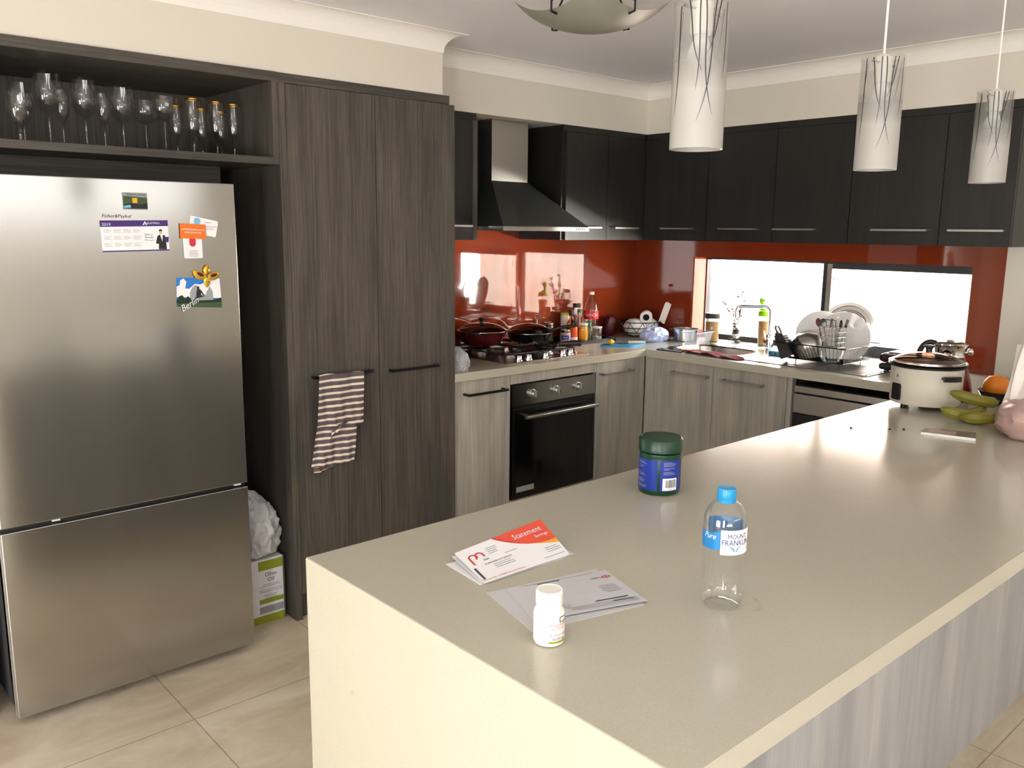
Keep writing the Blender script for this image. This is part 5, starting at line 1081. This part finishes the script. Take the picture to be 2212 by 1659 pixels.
# grater
t = thing('box_grater', 'steel box grater leaning in the left end of the dish rack', 'grater', (-.385, -1.365, HB+.030))
ax = V(-.10, .45, .9).normalized(); R_ = ax.to_track_quat('Z', 'Y').to_matrix().to_4x4()
g = MB(); g.loft([[(a_*s_, b_*s_*.7, z_) for a_, b_ in ((-.045, -.045), (.045, -.045), (.045, .045), (-.045, .045))] for s_, z_ in ((1, .0), (.68, .125))], True, False, True)
for i in range(6):
    for j in range(8): 
        for sy_ in (-1, 1): g.lathe([(.003, 0), (.002, .0015), (.0005, .002)], c=(0, 0, 0), n=5) if False else g.box(-.028+i*.011, -.024+i*.011, sy_*(.0315-.0010*j)-.0015, sy_*(.0315-.0010*j)+.0015, .010+j*.013, .015+j*.013)
g.xf(R_); g.build('body', 'dark_steel', t, smooth=False)
g = MB(); g.tube(qpath([(-.028, 0, .122), (-.026, 0, .155), (0, 0, .168), (.026, 0, .155), (.028, 0, .122)], 5), .0055, 8); g.xf(R_); g.build('handle', 'black_plastic', t)
o = MB().box(-.03, .03, -.0015, .0015, 0, .12).xf(Matrix.Translation((-.335, -1.385, HB+.034)) @ Matrix.Rotation(.5, 4, 'X') @ Matrix.Rotation(.6, 4, 'Z')).build('metal_spatula', 'satin_steel', world=True, origin=(-.335, -1.385, HB+.034)); tag(o, 'flat steel scraper blade standing between the grater and the saucepan', 'scraper')
t = thing('mixing_bowl', 'clear glass bowl hanging at the front of the dish rack', 'bowl', (-.405, -1.60, HB+.026))
lathe_part('body', [(.028, 0), (.034, .003), (.052, .03), (.060, .062), (.061, .066), (.058, .065), (.050, .032), (.03, .006), (.001, .004)], 'clear_glass', t, 36)
# cutlery caddy
cx_, cy_ = -.335, -1.560
t = thing('cutlery_caddy', 'wire cutlery basket standing in the dish rack', 'caddy', (cx_, cy_, HB+.095))
g = MB(); z0 = HB+.095
for z_ in (0, .025, .05, .075, .10): g.tube([(cx_-.035, cy_-.05, z0+z_), (cx_+.035, cy_-.05, z0+z_), (cx_+.035, cy_+.05, z0+z_), (cx_-.035, cy_+.05, z0+z_)], .0018, 5, closed=True)
for k in range(7):
    for sx_ in (-1, 1): g.tube([(cx_+sx_*.035, cy_-.05+k*.1/6, z0), (cx_+sx_*.035, cy_-.05+k*.1/6, z0+.10)], .0014, 5)
for k in range(5):
    for sy_ in (-1, 1): g.tube([(cx_-.035+k*.07/4, cy_+sy_*.05, z0), (cx_-.035+k*.07/4, cy_+sy_*.05, z0+.10)], .0014, 5)
for k in range(5): g.tube([(cx_-.035+k*.07/4, cy_-.05, z0), (cx_-.035+k*.07/4, cy_+.05, z0)], .0014, 5)
g.build('wire_frame', 'wire_white', t, world=True)
for y_ in (-.045, .045): MB().tube([(cx_-.035, cy_+y_*.3-.02, z0+.10), (cx_-.035, cy_+y_*.3-.02, z0+.135), (cx_-.035, cy_+y_*.3+.03, z0+.135), (cx_-.035, cy_+y_*.3+.03, z0+.10)], .0022, 6).build('handle', 'wire_dark', t, world=True)
def cutlery(name, label, dx, dy, lean, kind, m='cutlery'):
    t = thing(name, label, kind, (cx_+dx, cy_+dy, z0+.003), 0, 'cutlery in the wire caddy'); top = V(lean[0], lean[1], .135)
    MB().tube([(0, 0, 0), top*.7], .0032, 6).build('handle', m, t)
    d_ = top.normalized(); R_ = d_.to_track_quat('Z', 'Y').to_matrix().to_4x4(); g = MB()
    if kind == 'spoon' or kind == 'ladle':
        g.lathe([(.001, -.004), (.6, -.002), (1, .001), (.6, -.0005), (.001, -.002)], n=16); g.xf(Matrix.Translation(tuple(top*.7+d_*.020)) @ R_ @ Matrix.Rotation(PI/2, 4, 'Y') @ Matrix.Diagonal((.022, .014, 1, 1)))
    elif kind == 'fork':
        g.box(-.010, .010, -.001, .001, 0, .014)
        for k in range(4): g.box(-.010+k*.0058, -.0075+k*.0058, -.001, .001, .014, .042)
        g.xf(Matrix.Translation(tuple(top*.7)) @ R_ @ Matrix.Rotation(.9, 4, 'Z'))
    else: g.box(-.008, .006, -.0008, .0008, 0, .05); g.xf(Matrix.Translation(tuple(top*.7)) @ R_ @ Matrix.Rotation(.9, 4, 'Z'))
    g.build('head', m, t)
cutlery('spoon', 'dark red plastic spoon at the left of the wire caddy', -.018, .035, (-.012, .03), 'spoon', 'wine_red')
cutlery('spoon', 'steel spoon leaning left in the wire caddy', -.005, .022, (-.02, .02), 'spoon'); cutlery('fork', 'steel fork upright in the middle of the wire caddy', .0, .0, (0, .005), 'fork')
cutlery('knife', 'steel table knife standing right of the fork in the caddy', .012, -.012, (-.01, -.012), 'knife'); cutlery('spoon', 'steel spoon leaning right in the wire caddy', -.012, -.03, (-.012, -.025), 'spoon')
cutlery('fork', 'steel fork leaning to the right edge of the wire caddy', .014, -.036, (.005, -.03), 'fork')
t = thing('sponge_caddy', 'pale blue sponge holder on the steel between bowl and rack', 'sponge', (-.23, -1.20, HB+.0036))
MB().box(-.27, -.19, -1.27, -1.17, HB+.0037, HB+.028, .006).build('sponge', 'sponge_teal', t, world=True)
for k in range(3): MB().box(-.2725, -.2705, -1.25+k*.028, -1.238+k*.028, HB+.012, HB+.019).build('slot', 'navy', t, world=True, smooth=False)
# sandwich press
t = thing('sandwich_press', 'dark maroon sandwich press on the worktop right of the drainer', 'sandwich press', (-.20, -1.93, HB))
g = MB(); g.box(-.335, -.075, -2.055, -1.80, HB+.012, HB+.045, .014); g.build('base', 'black_plastic', t, world=True)
g = MB(); g.box(-.335, -.075, -2.055, -1.80, HB+.048, HB+.092, .018); g.build('lid', 'press_maroon', t, world=True)
g = MB(); g.box(-.30, -.11, -2.03, -1.83, HB+.0925, HB+.098, .003); g.build('top_panel', 'satin_steel', t, world=True)
g = MB(); g.box(-.375, -.336, -1.97, -1.89, HB+.040, HB+.056, .005); g.build('handle', 'black_plastic', t, world=True)
for x_ in (-.30, -.11):
    for y_ in (-2.03, -1.83): MB().lathe([(.012, 0), (.012, .0118)], c=(x_, y_, HB), n=12).build('foot', 'black_plastic', t, world=True)
